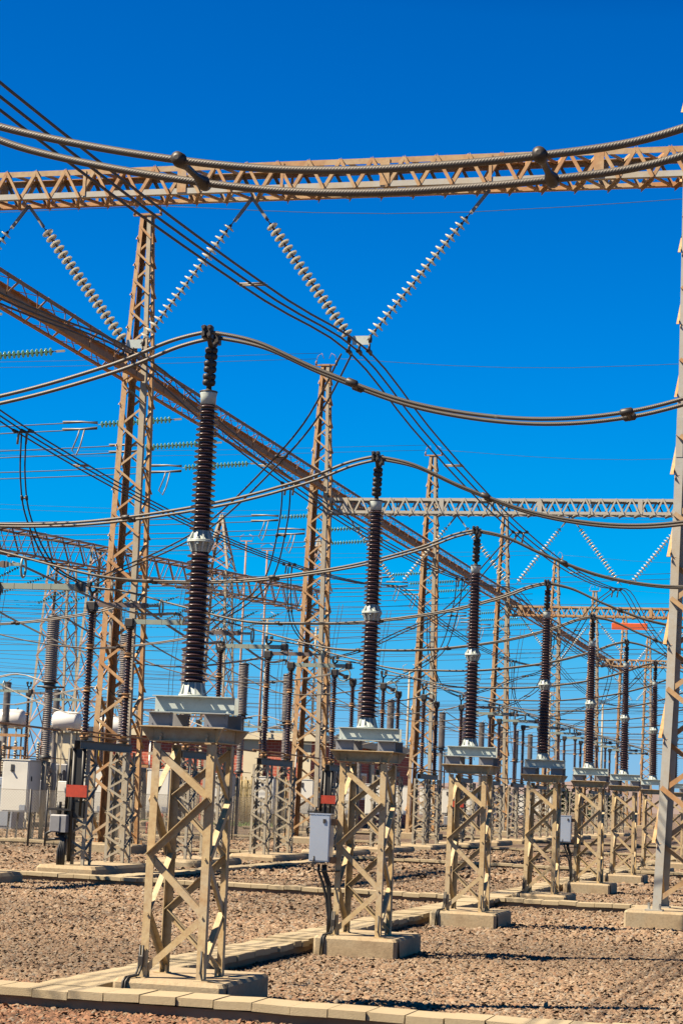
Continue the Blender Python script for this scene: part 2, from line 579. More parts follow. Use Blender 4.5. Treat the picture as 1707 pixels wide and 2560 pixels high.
def gravel_field():
    """loose stones lying on the ground in the view, one mesh"""
    rng = np.random.default_rng(5)
    P, S = [], []
    y = 14.0
    while y < 78:
        sp_ = 0.032 if y < 27 else (0.047 if y < 44 else 0.085)
        hw = 0.185 * y + 0.8
        xs = np.arange(-hw, hw, sp_)
        P.append(np.stack([xs + rng.uniform(-.5, .5, len(xs)) * sp_, y + rng.uniform(-.5, .5, len(xs)) * sp_], 1))
        S.append(rng.uniform(0.45, 1.0, len(xs)) ** 1.4 * sp_ * 0.95)
        y += sp_
    P, S = np.concatenate(P), np.concatenate(S)
    n = len(P)
    base = np.array([(1, 0, 0), (0.3, 0.95, 0), (-0.8, 0.6, 0), (-0.8, -0.6, 0), (0.3, -0.95, 0), (0.25, 0.15, 0.75), (-0.25, -0.1, 0.7)])
    faces = np.array([(0, 1, 5), (1, 2, 5), (2, 6, 5), (2, 3, 6), (3, 4, 6), (4, 0, 5), (4, 5, 6)])
    ang = rng.uniform(0, 2 * np.pi, n)
    asp = rng.uniform(0.55, 1.0, n)
    tilt = rng.normal(0, 0.36, (n, 2))
    pts = base[None] * (1 + rng.uniform(-.25, .25, (n, 7, 3)))
    x = pts[:, :, 0] * S[:, None]
    yy = pts[:, :, 1] * (S * asp)[:, None]
    z = pts[:, :, 2] * (S * rng.uniform(0.4, 0.85, n))[:, None]
    z = z + x * tilt[:, 0:1] + yy * tilt[:, 1:2]
    z = z + GZ - z.min(1, keepdims=True) * 0.35
    ca, sa = np.cos(ang)[:, None], np.sin(ang)[:, None]
    V = np.stack([x * ca - yy * sa + P[:, 0:1], x * sa + yy * ca + P[:, 1:2], z], 2).reshape(-1, 3)
    F = (faces[None] + (np.arange(n) * 7)[:, None, None]).reshape(-1, 3)
    me = bpy.data.meshes.new('gravel')
    me.vertices.add(len(V))
    me.vertices.foreach_set('co', V.astype(np.float32).ravel())
    me.loops.add(len(F) * 3)
    me.loops.foreach_set('vertex_index', F.astype(np.int32).ravel())
    me.polygons.add(len(F))
    me.polygons.foreach_set('loop_start', np.arange(0, len(F) * 3, 3, dtype=np.int32))
    me.update(calc_edges=True)
    pal = np.array([(0.40, 0.275, 0.175), (0.35, 0.235, 0.147), (0.44, 0.325, 0.215), (0.32, 0.19, 0.11), (0.35, 0.295, 0.235), (0.49, 0.39, 0.285), (0.25, 0.155, 0.098)])
    # redder stones near the left front, as where fresh stone was tipped
    red = np.clip((-P[:, 0] - 0.1 * (P[:, 1] - 15)) * 0.5 + 0.4, 0, 1) * np.clip((19 - P[:, 1]) / 3, 0, 1)
    # slow drifts of tone over the yard
    dr = 0.5 + 0.25 * np.sin(P[:, 0] * 0.9 + P[:, 1] * 0.33) + 0.25 * np.sin(P[:, 0] * 0.37 - P[:, 1] * 0.71 + 2)
    col = pal[rng.choice(7, n, p=[.25, .2, .16, .13, .12, .08, .06])] * rng.uniform(.85, 1.12, (n, 1))
    col = col * (0.60 + 0.42 * dr)[:, None] * np.array((1.0, 0.97, 0.94))
    rc = np.array((0.37, 0.185, 0.10)) * rng.uniform(.6, 1.2, (n, 1))
    pick = (rng.uniform(0, 1, n) < red * 0.8)[:, None]
    col = np.where(pick, rc, col)
    ca_ = me.color_attributes.new('tone', 'FLOAT_COLOR', 'POINT')
    buf = np.ones((n, 7, 4), dtype=np.float32)
    buf[:, :, :3] = col[:, None, :]
    ca_.data.foreach_set('color', buf.ravel())
    me.materials.append(M['gravel'])
    o = bpy.data.objects.new('gravel', me)
    COL.link(o)
    tag(o, kind='stuff')


gravel_field()

h = MB()
hp = []
nh = 90
for i in range(nh + 1):
    a = rad(-16 + 46 * i / nh)
    d = 1350
    el = 0.0075 + 0.0022 * math.sin(i * 0.31) + 0.0014 * math.sin(i * 0.83 + 1) + 0.00004 * i
    hp.append((math.sin(a) * d, math.cos(a) * d, CAM_H + d * el))
vs = []
for x, y, z in hp:
    vs += [(x * 0.62, y * 0.62, GZ - 0.5), (x * 0.85, y * 0.85, z * 0.45), (x, y, z), (x * 1.09, y * 1.09, z * 0.2)]
fs = []
for i in range(nh):
    for k in range(3):
        a = i * 4 + k
        fs.append((a, a + 4, a + 5, a + 1))
h.add(vs, fs, True)
structure('hills', h, 'hill')

# ------------------------------------------------------------------ cable trench covers (paths of slabs)


def slab_path(s0, s1, t0, t1, along, seed, n_step=0.30, zt=0.19, gaps=()):
    rnd = random.Random(seed)
    wall, top = MB(), MB()
    if along == 's':
        wall.box2((s0, t0 + .05, GZ - .02), (s1, t1 - .05, zt - .07))
        a, e = s0, s1
    else:
        wall.box2((s0 + .05, t0, GZ - .02), (s1 - .05, t1, zt - .07))
        a, e = t0, t1
    while a < e:
        L = n_step * rnd.choice((1, 1, 1, 1.0, 1.03))
        b = a + L - 0.006 - rnd.random() * 0.006
        dz, off, tl = rnd.uniform(-.009, .009), rnd.uniform(-.014, .014), rnd.uniform(-.03, .03)
        m = Matrix.Rotation(tl, 3, 'Y' if along == 's' else 'X') @ Matrix.Rotation(rnd.uniform(-.01, .01), 3, 'Z')
        skip = any(g0 < (a + b) / 2 < g1 for g0, g1 in gaps)
        if not skip:
            if along == 's':
                top.box(((a + b) / 2, (t0 + t1) / 2 + off, zt - .033 + dz), (b - a, t1 - t0, .062), m)
            else:
                top.box(((s0 + s1) / 2 + off, (a + b) / 2, zt - .033 + dz), (s1 - s0, b - a, .062), m)
        a += L
    o = structure('path', top, 'slab', G(0, 0), (0, 0, -A))
    o2 = structure('path_wall', wall, 'trench_wall', G(0, 0), (0, 0, -A))


for i, b in enumerate((0, 19.28, 38.56, 57.84, 77.12)):
    s0, s1 = (-4.5, 6.5) if i == 0 else (-17 - 1.5 * i, 9)
    slab_path(s0, s1, b - 1.0, b - 0.55, 's', 3 + i, 0.30 if i < 2 else 0.42)
for i in range(4):
    b = 19.28 * i
    slab_path(-1.02, -0.54, b - 0.53, b + 18.26, 't', 20 + i, 0.30)
slab_path(-8.3, -7.9, 19.5, 37.0, 't', 40, 0.42, 0.14)

# ------------------------------------------------------------------ post insulators on stands


def sheds(z0, z1, n, rc, rs, prof=None):
    """profile of a shedded porcelain body"""
    p = [(rc, z0)]
    dz = (z1 - z0) / n
    for i in range(n):
        b = z0 + dz * (i + 0.30)
        p += [(rc, b), (rc + (rs - rc) * .35, b + dz * .02), (rs * .985, b - dz * .04), (rs, b + dz * .03), (rs * .975, b + dz * .10), (rc + (rs - rc) * .4, b + dz * .27), (rc, b + dz * .42)]
    p.append((rc, z1))
    return p


def tapered(p, z0, z1, k0, k1):
    return [(r * (k0 + (k1 - k0) * (z - z0) / (z1 - z0)), z) for r, z in p]


def bolt(mb, p, r=.012, h=.02, axis='z'):
    m = {'z': None, 'y': Matrix.Rotation(rad(90), 3, 'X'), 'x': Matrix.Rotation(rad(90), 3, 'Y')}[axis]
    mb.lathe([(r, -h), (r, h)], 6, p, m, smooth=False)


def channel_y(mb, x0, x1, y, z0, z1, fl, th, sgn):
    """channel along x: web at y, flanges pointing sgn*y"""
    mb.box2((x0, y, z0), (x1, y + sgn * th, z1))
    mb.box2((x0, y + sgn * th, z1 - th), (x1, y + sgn * fl, z1))
    mb.box2((x0, y + sgn * th, z0), (x1, y + sgn * fl, z0 + th))


def make_post():
    t = thing('post_insulator', '', 'post insulator', 0, 0)
    p = MB()
    p.cbox((-.41, -.45, 0), (.53, .88, .26), .03)
    obj('plinth', p, 'concrete', t)
    H = .27
    SX = .035      # the stand sits a little right of the insulator
    shift = Vector((SX, 0, 0))
    top = 2.17
    for sx in (-1, 1):
        for sy in (-1, 1):
            m = MB().angle((sx * (H + .006), sy * (H + .006), .255), (sx * H * .99, sy * H * .99, top), .066, .008, (-sx, 0, 0), (0, -sy, 0))
            m.box2((sx * H - .06, sy * H - .06, .255), (sx * H + .06, sy * H + .06, .268))
            bolt(m, (sx * (H - .05), sy * (H - .05), .29), .012, .04)
            if sy < 0:
                for zz in (.34, .77, 1.24, 1.73, 2.08):
                    bolt(m, (sx * (H - .035), sy * (H + .008), zz), .011, .008, 'y')
            obj('leg', m, 'stand_steel', t)
    Z = [2.12, 1.72, 1.24, .77, .31]

    def face(axis, sgn, start):
        for i in range(4):
            a, b = (start, -start) if i % 2 == 0 else (-start, start)
            out = 0.012 if i == 1 else -0.010
            if axis == 'y':
                n = V3((0, sgn, 0))
                q0 = V3((a * (H - .02), sgn * (H + out), Z[i]))
                q1 = V3((b * (H - .02), sgn * (H + out), Z[i + 1]))
            else:
                n = V3((sgn, 0, 0))
                q0 = V3((sgn * (H + out), a * (H - .02), Z[i]))
                q1 = V3((sgn * (H + out), b * (H - .02), Z[i + 1]))
            ax = (q1 - q0).normalized()
            d = n.cross(ax).normalized()
            if d.z < 0:
                d = -d
            nn = n if i == 1 and axis == 'y' and sgn < 0 else -n
            d = -d
            m = MB().angle(q0 - d * .026, q1 - d * .026, .054, .006, d, nn, .05)
            obj('brace', m, 'stand_steel', t)
    face('y', -1, -1)
    face('y', 1, 1)
    face('x', -1, 1)
    face('x', 1, -1)
    m = MB()
    for sgn in (-1, 1):
        channel_y(m, -.272, .272, sgn * .264, 2.185, 2.30, .034, .008, sgn)
        m.box2((sgn * .264, -.264, 2.185), (sgn * .272, .264, 2.30))
        m.box2((sgn * .272, -.264, 2.185), (sgn * .298, .264, 2.193))
        m.box2((-.365, sgn * .274, 2.301), (.365, sgn * .365, 2.309))
        m.box2((sgn * .274, -.273, 2.301), (sgn * .365, .273, 2.309))
        bolt(m, (sgn * .2, -.275, 2.24), .016, .012, 'y')
        bolt(m, (sgn * .2, -.285, 2.205), .014, .02)
        for sx in (-1, 1):
            a, b = V3((sx * .273, sgn * .273, 0)), V3((sx * .36, sgn * .36, 0))
            q = (b - a).normalized()
            e = V3((-q.y, q.x, 0)) * .004
            k_ = [a + V3((0, 0, 2.187)), a + q * .03 + V3((0, 0, 2.187)), b + V3((0, 0, 2.30)), a + V3((0, 0, 2.30))]
            m.add([w_ - e for w_ in k_] + [w_ + e for w_ in k_], [(0, 1, 2, 3), (7, 6, 5, 4), (0, 1, 5, 4), (1, 2, 6, 5), (2, 3, 7, 6), (3, 0, 4, 7)])
    obj('top_frame', m, 'stand_steel', t)
    for x0, x1 in ((-.345, -.135), (.14, .345)):
        for sgn in (-1, 1):
            m = MB()
            channel_y(m, x0, x1, sgn * .19, 2.311, 2.428, .075, .006, sgn)
            for xx in (x0 + .03, x1 - .03):
                for zz in (2.335, 2.395):
                    bolt(m, (xx, sgn * .195, zz), .006, .008, 'y')
            obj('bracket', m, 'grey_paint', t)
    for sgn in (-1, 1):
        m = MB()
        x0, x1, yb, fl = -.345, .355, .055, .085
        m.box2((x0, sgn * yb, 2.430), (x1, sgn * (yb + .006), 2.572))
        m.box2((x0, sgn * (yb + .006), 2.430), (x1, sgn * (yb + fl), 2.437))
        # slotted upper flange
        y0, y1 = sgn * (yb + .006), sgn * (yb + fl)
        ya, yc = sgn * (yb + .030), sgn * (yb + .052)
        m.box2((x0, y0, 2.565), (x1, ya, 2.572))
        m.box2((x0, yc, 2.565), (x1, y1, 2.572))
        cuts = [x0, -.27, -.21, -.17, -.155, .10, .115, .16, .22, .25, .31, x1]
        for i in range(0, len(cuts), 2):
            m.box2((cuts[i], ya, 2.565), (cuts[i + 1], yc, 2.572))
        for xx in (x0 + .04, x1 - .04):
            bolt(m, (xx, sgn * (yb + .05), 2.44), .014, .012)
        obj('cross_beam', m, 'bracket_paint', t)

    for ch in t.children:
        if ch.name.split('.')[0] in ('leg', 'brace', 'top_frame', 'bracket', 'cross_beam'):
            ch.location = shift

    def bell(z0, z1, rb, rt, name):
        m = MB()
        zf = z0 + (z1 - z0) * .12
        if rb > rt:
            m.lathe([(rb, z0), (rb, zf), (rt * 1.08, zf), (rt, z1), (rt * .8, z1)], 20)
        else:
            zf = z1 - (z1 - z0) * .12
            m.lathe([(rb * .8, z0), (rb, z0), (rb * 1.08, zf), (rt, zf), (rt, z1)], 20)
        R_, r_ = max(rb, rt), min(rb, rt)
        for k in range(10):
            a = 2 * math.pi * (k + .3) / 10
            c, s_ = math.cos(a), math.sin(a)
            d = V3((c, s_, 0))
            e = V3((-s_, c, 0)) * .007
            zl, zs = (zf, z1) if rb > rt else (zf, z0)
            pts = [d * r_ * .95 + V3((0, 0, zl)), d * R_ * .96 + V3((0, 0, zl)), d * r_ * 1.02 + V3((0, 0, zs)), d * r_ * .9 + V3((0, 0, zs))]
            m.add([q - e for q in pts] + [q + e for q in pts], [(0, 1, 2, 3), (7, 6, 5, 4), (0, 1, 5, 4), (1, 2, 6, 5), (2, 3, 7, 6), (3, 0, 4, 7)])
        for k in range(5):
            a = 2 * math.pi * (k + .8) / 5
            bolt(m, (R_ * .86 * math.cos(a), R_ * .86 * math.sin(a), (z0 if rb > rt else z1) + (.018 if rb > rt else -.018)), .012, .014)
        return m
    obj('base_flange', bell(2.573, 2.69, .122, .088, ''), 'bracket_paint', t)
    lo_ = tapered(sheds(2.69, 3.80, 21, .080, .121), 2.69, 3.80, 1.0, .92)
    obj('lower_porcelain', MB().lathe(lo_, 28), 'porcelain', t)
    f = bell(3.80, 3.893, .080, .118, '')
    f2 = bell(3.893, 3.985, .118, .074, '')
    o = len(f.v)
    sm2 = {i + len(f.f) for i in f2.sm}
    f.v += f2.v
    f.f += [tuple(i + o for i in q) for q in f2.f]
    f.sm |= sm2
    obj('middle_flange', f, 'bracket_paint', t)
    up_ = tapered(sheds(3.985, 5.085, 23, .069, .106), 3.985, 5.085, 1.0, .87)
    obj('upper_porcelain', MB().lathe(up_, 28), 'porcelain', t)
    obj('cap', MB().lathe([(.066, 5.078), (.068, 5.15), (.074, 5.175), (.074, 5.185)], 20), 'bracket_paint', t)
    m = MB().lathe([(.078, 5.186), (.078, 5.198), (.03, 5.199), (.022, 5.23)], 16)
    # chain of cast clamp bodies
    for i, z in enumerate((5.25, 5.365, 5.48)):
        for q in (0, 1):
            zz = z + q * .052
            m.lathe([(.012, zz - .004), (.030, zz + .004), (.036, zz + .02), (.036, zz + .036), (.028, zz + .048)], 8, (-.022 + .004 * i, -.012, 0))
            m.lathe([(.012, zz - .004), (.028, zz + .004), (.034, zz + .022), (.032, zz + .04), (.022, zz + .052)], 8, (.020 + .003 * i, .012, 0))
    m.tube([(0, 0, 5.22), (.004, 0, 5.45), (.006, 0, 5.6)], [.024, .028, .026], 8)
    m.tube([(.006, -.02, 5.585), (.006, -.06, 5.63), (.004, -.1, 5.66)], [.026, .024, .022], 8)
    m.tube([(.006, .0, 5.585), (.012, .06, 5.62), (.012, .11, 5.66)], [.024, .026, .022], 8)
    obj('terminal', m, 'dark_cast', t)
    for sy, zz in ((-1, 5.70), (1, 5.695)):
        m = MB()
        for sx in (-1, 1):
            m.cbox((-.045 if sx < 0 else .006, sy * .11 - .04, zz - .06), (-.006 if sx < 0 else .045, sy * .11 + .04, zz + .055), .012)
            for z2 in (zz - .035, zz + .03):
                m.lathe([(.017, -.012), (.017, .012)], 8, (sx * .026, sy * .11 - .045, z2), Matrix.Rotation(rad(90), 3, 'X'))
        obj('clamp', m, 'dark_cast', t)
    for dx in (-.012, .012):
        m = MB()
        m.tube([(-.225 + dx, -.295, .52), (-.227 + dx, -.297, .36), (-.24 + dx, -.33, .285), (-.29 + dx, -.43, .27), (-.30 + dx, -.463, .24), (-.305 + dx, -.47, .05)], .010, 6)
        obj('earth_strap', m, 'rubber', t)
    m = MB()
    m.tube([(.29, -.29, .5), (.292, -.30, .33), (.31, -.31, .275), (.42, -.33, .268), (.535, -.34, .25), (.545, -.345, .05)], .010, 6)
    obj('earth_strap', m, 'rubber', t)
    obj('strap_clamp', MB().cbox((-.252, -.307, .36), (-.202, -.285, .44), .008), 'dark_cast', t)
    return t


post0 = make_post()
post_far = None
for i in range(18):
    if i == 0:
        lab = 'nearest brown post insulator on a tan four-leg lattice stand with slabs at its foot'
        post0['label'] = lab
        post0['group'] = 'post insulators along the slab path'
        continue
    if i < 9:
        dup(post0, 0, PT[i], 0, ORD[i] + ' brown post insulator in the row on lattice stands along the slab path')
    else:
        if post_far is None:
            post_far = merged(post0, 'post_insulator')
        place_mesh(post_far, 'post_insulator', 'small distant brown post insulator at the far end of the front row', 'post insulator', 0, PT[i], 'post insulators along the slab path')

# grey control boxes hung on the stands
cab0 = thing('control_box', 'grey steel control box hung on the stand of the second nearest post insulator', 'control box', -.40, PT[1] - .30, 0, 'control boxes on the stands')
m = MB().cbox((-.115, -.10, 1.06), (.115, .10, 1.58), .008)
m.box((0, 0, 1.586), (.25, .22, .012))
obj('body', m, 'steel_box', cab0)
m = MB().box((0, -.106, 1.32), (.215, .012, .49))
d = obj('door', m, 'steel_box', cab0)
obj('handle', MB().box((.055, -.118, 1.51), (.03, .015, .045)), 'dark_cast', d)
for z in (1.08, 1.50):
    obj('mounting_bracket', MB().box((.14, .0, z), (.06, .06, .07)), 'rust_flange', cab0)
for k, (dx, q) in enumerate(((-.02, 0), (.03, 1), (.06, 2))):
    m = MB().tube([(dx, .0, 1.03), (dx + .0, .0, .95), (dx + .05, .02, .82), (dx + .09 - .02 * q, .05, .66), (.10 + .02 * q, .05, .45), (.10 + .02 * q, .06, .26 if q else .04)], .017, 7)
    obj('cable', m, 'rubber', cab0)
m = MB().tube([(-.05, -.11, 1.12), (-.055, -.125, 1.06), (-.04, -.13, .98), (.03, -.12, .955), (.14, -.03, .96), (.22, .02, .965)], .009, 6)
obj('cable', m, 'rubber', cab0)
dup(cab0, -.40, PT[4] - .30, 0, 'grey steel control box hung on the stand of the fifth nearest post insulator')

# ------------------------------------------------------------------ conductors


def spline(pts, n=10):
    pts = [V3(p) for p in pts]
    out = []
    for i in range(len(pts) - 1):
        p0, p1, p2, p3 = pts[max(i - 1, 0)], pts[i], pts[i + 1], pts[min(i + 2, len(pts) - 1)]
        for k in range(n):
            u = k / n
            out.append(0.5 * ((2 * p1) + (p2 - p0) * u + (2 * p0 - 5 * p1 + 4 * p2 - p3) * u * u + (3 * p1 - p0 - 3 * p2 + p3) * u ** 3))
    out.append(pts[-1])
    return out


def cable_thing(name, label, cat, pts, offs, r, m, group=None, spacers=(), n=10, sides=8, uv=False, spr=2.0, part='conductor'):
    """one run of parallel conductors; pts are (s,t,z), offs the (ds,dt,dz) of each conductor, spacers positions 0..1"""
    s0, t0, z0 = pts[0]
    P = spline([(a - s0, b - t0, c) for a, b, c in pts], n)
    th = thing(name, label, cat, s0, t0, 0, group)
    for o in offs:
        o = V3(o)
        obj(part, MB().tube([p + o for p in P], r, sides, uv=uv), m, th)
    for q in spacers:
        k = min(len(P) - 2, max(1, int(q * (len(P) - 1))))
        c = P[k]
        mb = MB()
        a, b = V3(offs[0]), V3(offs[-1])
        mb.tube([c + a * 1.05, c + a * .75, c + (a + b) / 2 - V3((0, 0, .0)), c + b * .75, c + b * 1.05], [r * spr, r * 1.3, r * 1.1, r * 1.3, r * spr], 8)
        ax = (P[k + 1] - P[k - 1]).normalized()
        for o in (a, b):
            mb.tube([c + o - ax * r * 3.2, c + o - ax * r * 2.4, c + o + ax * r * 2.4, c + o + ax * r * 3.2], [r * 1.1, r * spr * .95, r * spr * .95, r * 1.1], 8)
        obj('spacer', mb, 'dark_cast', th)
    return th


TW = ((0, -.11, 0), (0, .11, 0))
# the near pair across the top, from the post outside the left of the frame
t0_ = -6.63
th = cable_thing('twin_conductor', 'thick near pair of twisted cables crossing the whole top of the picture', 'cable',
                 [(-.0, t0_, 5.70), (.55, t0_, 5.43), (1.09, t0_, 5.19), (2.09, t0_, 4.97), (2.94, t0_, 4.885), (3.94, t0_, 4.92), (4.63, t0_, 5.03), (5.5, t0_, 5.40), (6.2, t0_, 5.75)],
                 ((0, -.19, 0), (0, .19, 0)), .0205, 'strand', uv=True, n=12, sides=12)
for ss, zz in ((2.09, 4.97), (3.94, 4.92)):
    mb = MB()
    a, b = V3((ss, -.19, zz)), V3((ss, .19, zz - .0))
    mb.tube([a + V3((0, -.055, 0)), a + V3((0, -.045, .0)), a, a + V3((0, .05, 0)), (a * .7 + b * .3), (a * .3 + b * .7), b - V3((0, .05, 0)), b, b + V3((0, .045, 0)), b + V3((0, .055, 0))],
            [.012, .034, .040, .030, .018, .018, .030, .040, .034, .012], 14)
    obj('spacer', mb, 'dark_cast', th)


def post_span(i):
    t = PT[i]
    near = i < 7
    who = ORD[i] + ' post insulator' if i < 9 else 'a far post insulator'
    tl = t + 3.32 - 1.1 if True else t
    n, sd = (9, 10) if near else (5, 6)
    rr = .017 if i < 4 else .018
    cable_thing('twin_conductor', f'sagging pair of cables running right from the {who}' if i < 9 else 'distant sagging pair of cables to the right of the front row', 'cable',
                [(0.0, t, 5.70), (.45, t, 5.60), (1.04, t, 5.34), (1.87, t, 5.05), (2.81, t, 4.92), (3.7, t, 4.99), (4.6, t, 5.26), (5.4, t, 5.55), (6.0, t, 5.72)],
                TW, rr, 'strand', 'twin cables right of the front row', (.30, .62) if near else (), n, sd, near)
    k = 1 if i >= 3 else 0
    end_t = t + (3.32 - 1.1) * (1 if i >= 3 else .4)
    cable_thing('twin_conductor', f'sagging pair of cables running left from the {who} to the disconnectors' if i < 9 else 'distant sagging pair of cables to the left of the front row', 'cable',
                [(0.0, t, 5.70), (-.34, t, 5.62), (-.93, t, 5.40), (-1.94, t + .0, 5.14), (-3.39, t + .15, 4.95), (-4.69, t + .35, 4.92), (-5.88, t + (end_t - t) * .35, 4.98),
                 (-7.48, t + (end_t - t) * .6, 5.33), (-8.6, t + (end_t - t) * .85, 5.60), (-9.5, end_t, 5.72)],
                TW, rr, 'strand', 'twin cables left of the front row', (.42, .6) if near else (), n, sd, near)


for i in range(18):
    post_span(i)

# ------------------------------------------------------------------ lattice towers


def half_at(z):
    if z <= 13.1:
        return .56 + (.33 - .56) * (z / 13.1)
    return .33 + (.15 - .33) * ((z - 13.1) / (17.4 - 13.1))


def half_right(z):
    pts = [(0, .60), (3.4, .47), (8.5, .37), (13.2, .36), (17.4, .15)]
    for (a, p), (b, q) in zip(pts[:-1], pts[1:]):
        if z <= b:
            return p + (q - p) * (z - a) / (b - a)
    return .15


def make_tower(steel, leg_w=.14, label='', steels=None, individual=True, half_at=half_at, zs=(.30, 13.1, 17.3), plx=0.0):
    t = thing('lattice_tower', label, 'lattice tower', 0, 0)
    p = MB().cbox((-.88 - plx, -.85, 0), (.88, .85, .30), .03)
    obj('plinth', p, 'concrete', t)
    for sx in (-1, 1):
        for sy in (-1, 1):
            m = MB()
            for a, b in zip(zs[:-1], zs[1:]):
                w_ = leg_w if a < 5 else leg_w * .75
                m.angle((sx * half_at(a), sy * half_at(a), a), (sx * half_at(b), sy * half_at(b), b), w_, .012, (-sx, 0, 0), (0, -sy, 0))
            m.box2((sx * .56 - .13, sy * .56 - .13, .30), (sx * .56 + .13, sy * .56 + .13, .318))
            for q in (-1, 1):
                bolt(m, (sx * .56 + q * .09, sy * .56 + .09 * q * sx * sy * -1, .35), .02, .06)
            # splice plate
            z1, z2 = 7.2, 7.8
            m.box((sx * (half_at(7.5) - .055), sy * (half_at(7.5) + .007), 7.5), (.10, .012, .62))
            mm = steels[(sx, sy)] if steels else steel
            obj('leg', m, mm, t)
    levels = [.45]
    while levels[-1] < 16.9:
        levels.append(levels[-1] + half_at(levels[-1]) * 2 * .62 + .12)
    levels[-1] = 17.0
    rest = MB()
    for axis, sgn in (('y', -1), ('x', -1), ('x', 1), ('y', 1)):
        for i in range(len(levels) - 1):
            a = (1 if i % 2 else -1) * (1 if (axis, sgn) in (('y', -1), ('x', 1)) else -1)
            z0, z1 = levels[i], levels[i + 1]
            h0, h1 = half_at(z0), half_at(z1)
            out = .006 if i % 2 else -.008
            if axis == 'y':
                q0, q1, n = V3((a * h0, sgn * (h0 + out), z0)), V3((-a * h1, sgn * (h1 + out), z1)), V3((0, sgn, 0))
            else:
                q0, q1, n = V3((sgn * (h0 + out), a * h0, z0)), V3((sgn * (h1 + out), -a * h1, z1)), V3((sgn, 0, 0))
            ax = (q1 - q0).normalized()
            d = n.cross(ax).normalized()
            if d.z < 0:
                d = -d
            w_ = .072 if z0 < 8 else .055
            mb = MB() if individual else rest
            mb.angle(q0, q1, w_, .007, d * (1 if i % 2 else -1), n * (1 if i % 2 else -1), w_ * .9)
            if individual:
                obj('brace', mb, steel, t)
    if not individual:
        obj('lacing', rest, steel, t)
    m = MB().box((0, 0, 17.33), (.36, .36, .06))
    for sx in (-1, 1):
        m.box((sx * .26, 0, 17.36), (.3, .06, .05))
        m.lathe([(.05, 17.38), (.02, 17.44), (.05, 17.47), (.02, 17.53)], 8, (sx * .38, 0, 0))
        m.tube([(sx * .38, 0, 17.53), (sx * .32, 0, 17.72), (sx * .18, 0, 17.8), (sx * .1, 0, 17.6)], .012, 5)
    obj('peak', m, 'rust_flange', t)
    return t


TS, TT = -13.65, [15.15 + 19.15 * k for k in range(0, 9)]
mix = {(-1, -1): 'tower_steel', (1, -1): 'pale_steel', (-1, 1): 'rusty_steel', (1, 1): 'tower_steel'}
tower1 = make_tower('tower_steel', .15, 'rust-streaked lattice tower at the left carrying the rusty girder, nearest of the tower row', mix)
tower1.location = G(TS, TT[1])
tower1['group'] = 'lattice towers in the left row'
for k in range(2, 4):
    dup(tower1, TS, TT[k], 0, ORD[k - 1] + ' lattice tower in the row that carries the rusty girder')
tower_m = merged(tower1, 'lattice_tower')
for k in range(4, 9):
    place_mesh(tower_m, 'lattice_tower', ORD[k - 1] + ' lattice tower in the row that carries the rusty girder', 'lattice tower', TS, TT[k], 'lattice towers in the left row')
tr = make_tower('tower_steel', .125, 'big grey galvanised lattice tower cut by the right edge of the picture', {(-1, -1): 'zinc_steel', (1, -1): 'zinc_steel', (-1, 1): 'zinc_steel', (1, 1): 'zinc_steel'},
                half_at=half_right, zs=(.30, 3.4, 8.5, 13.2, 17.3), plx=.10)
tr.location = G(3.02, 15.15)

# ------------------------------------------------------------------ lattice beams


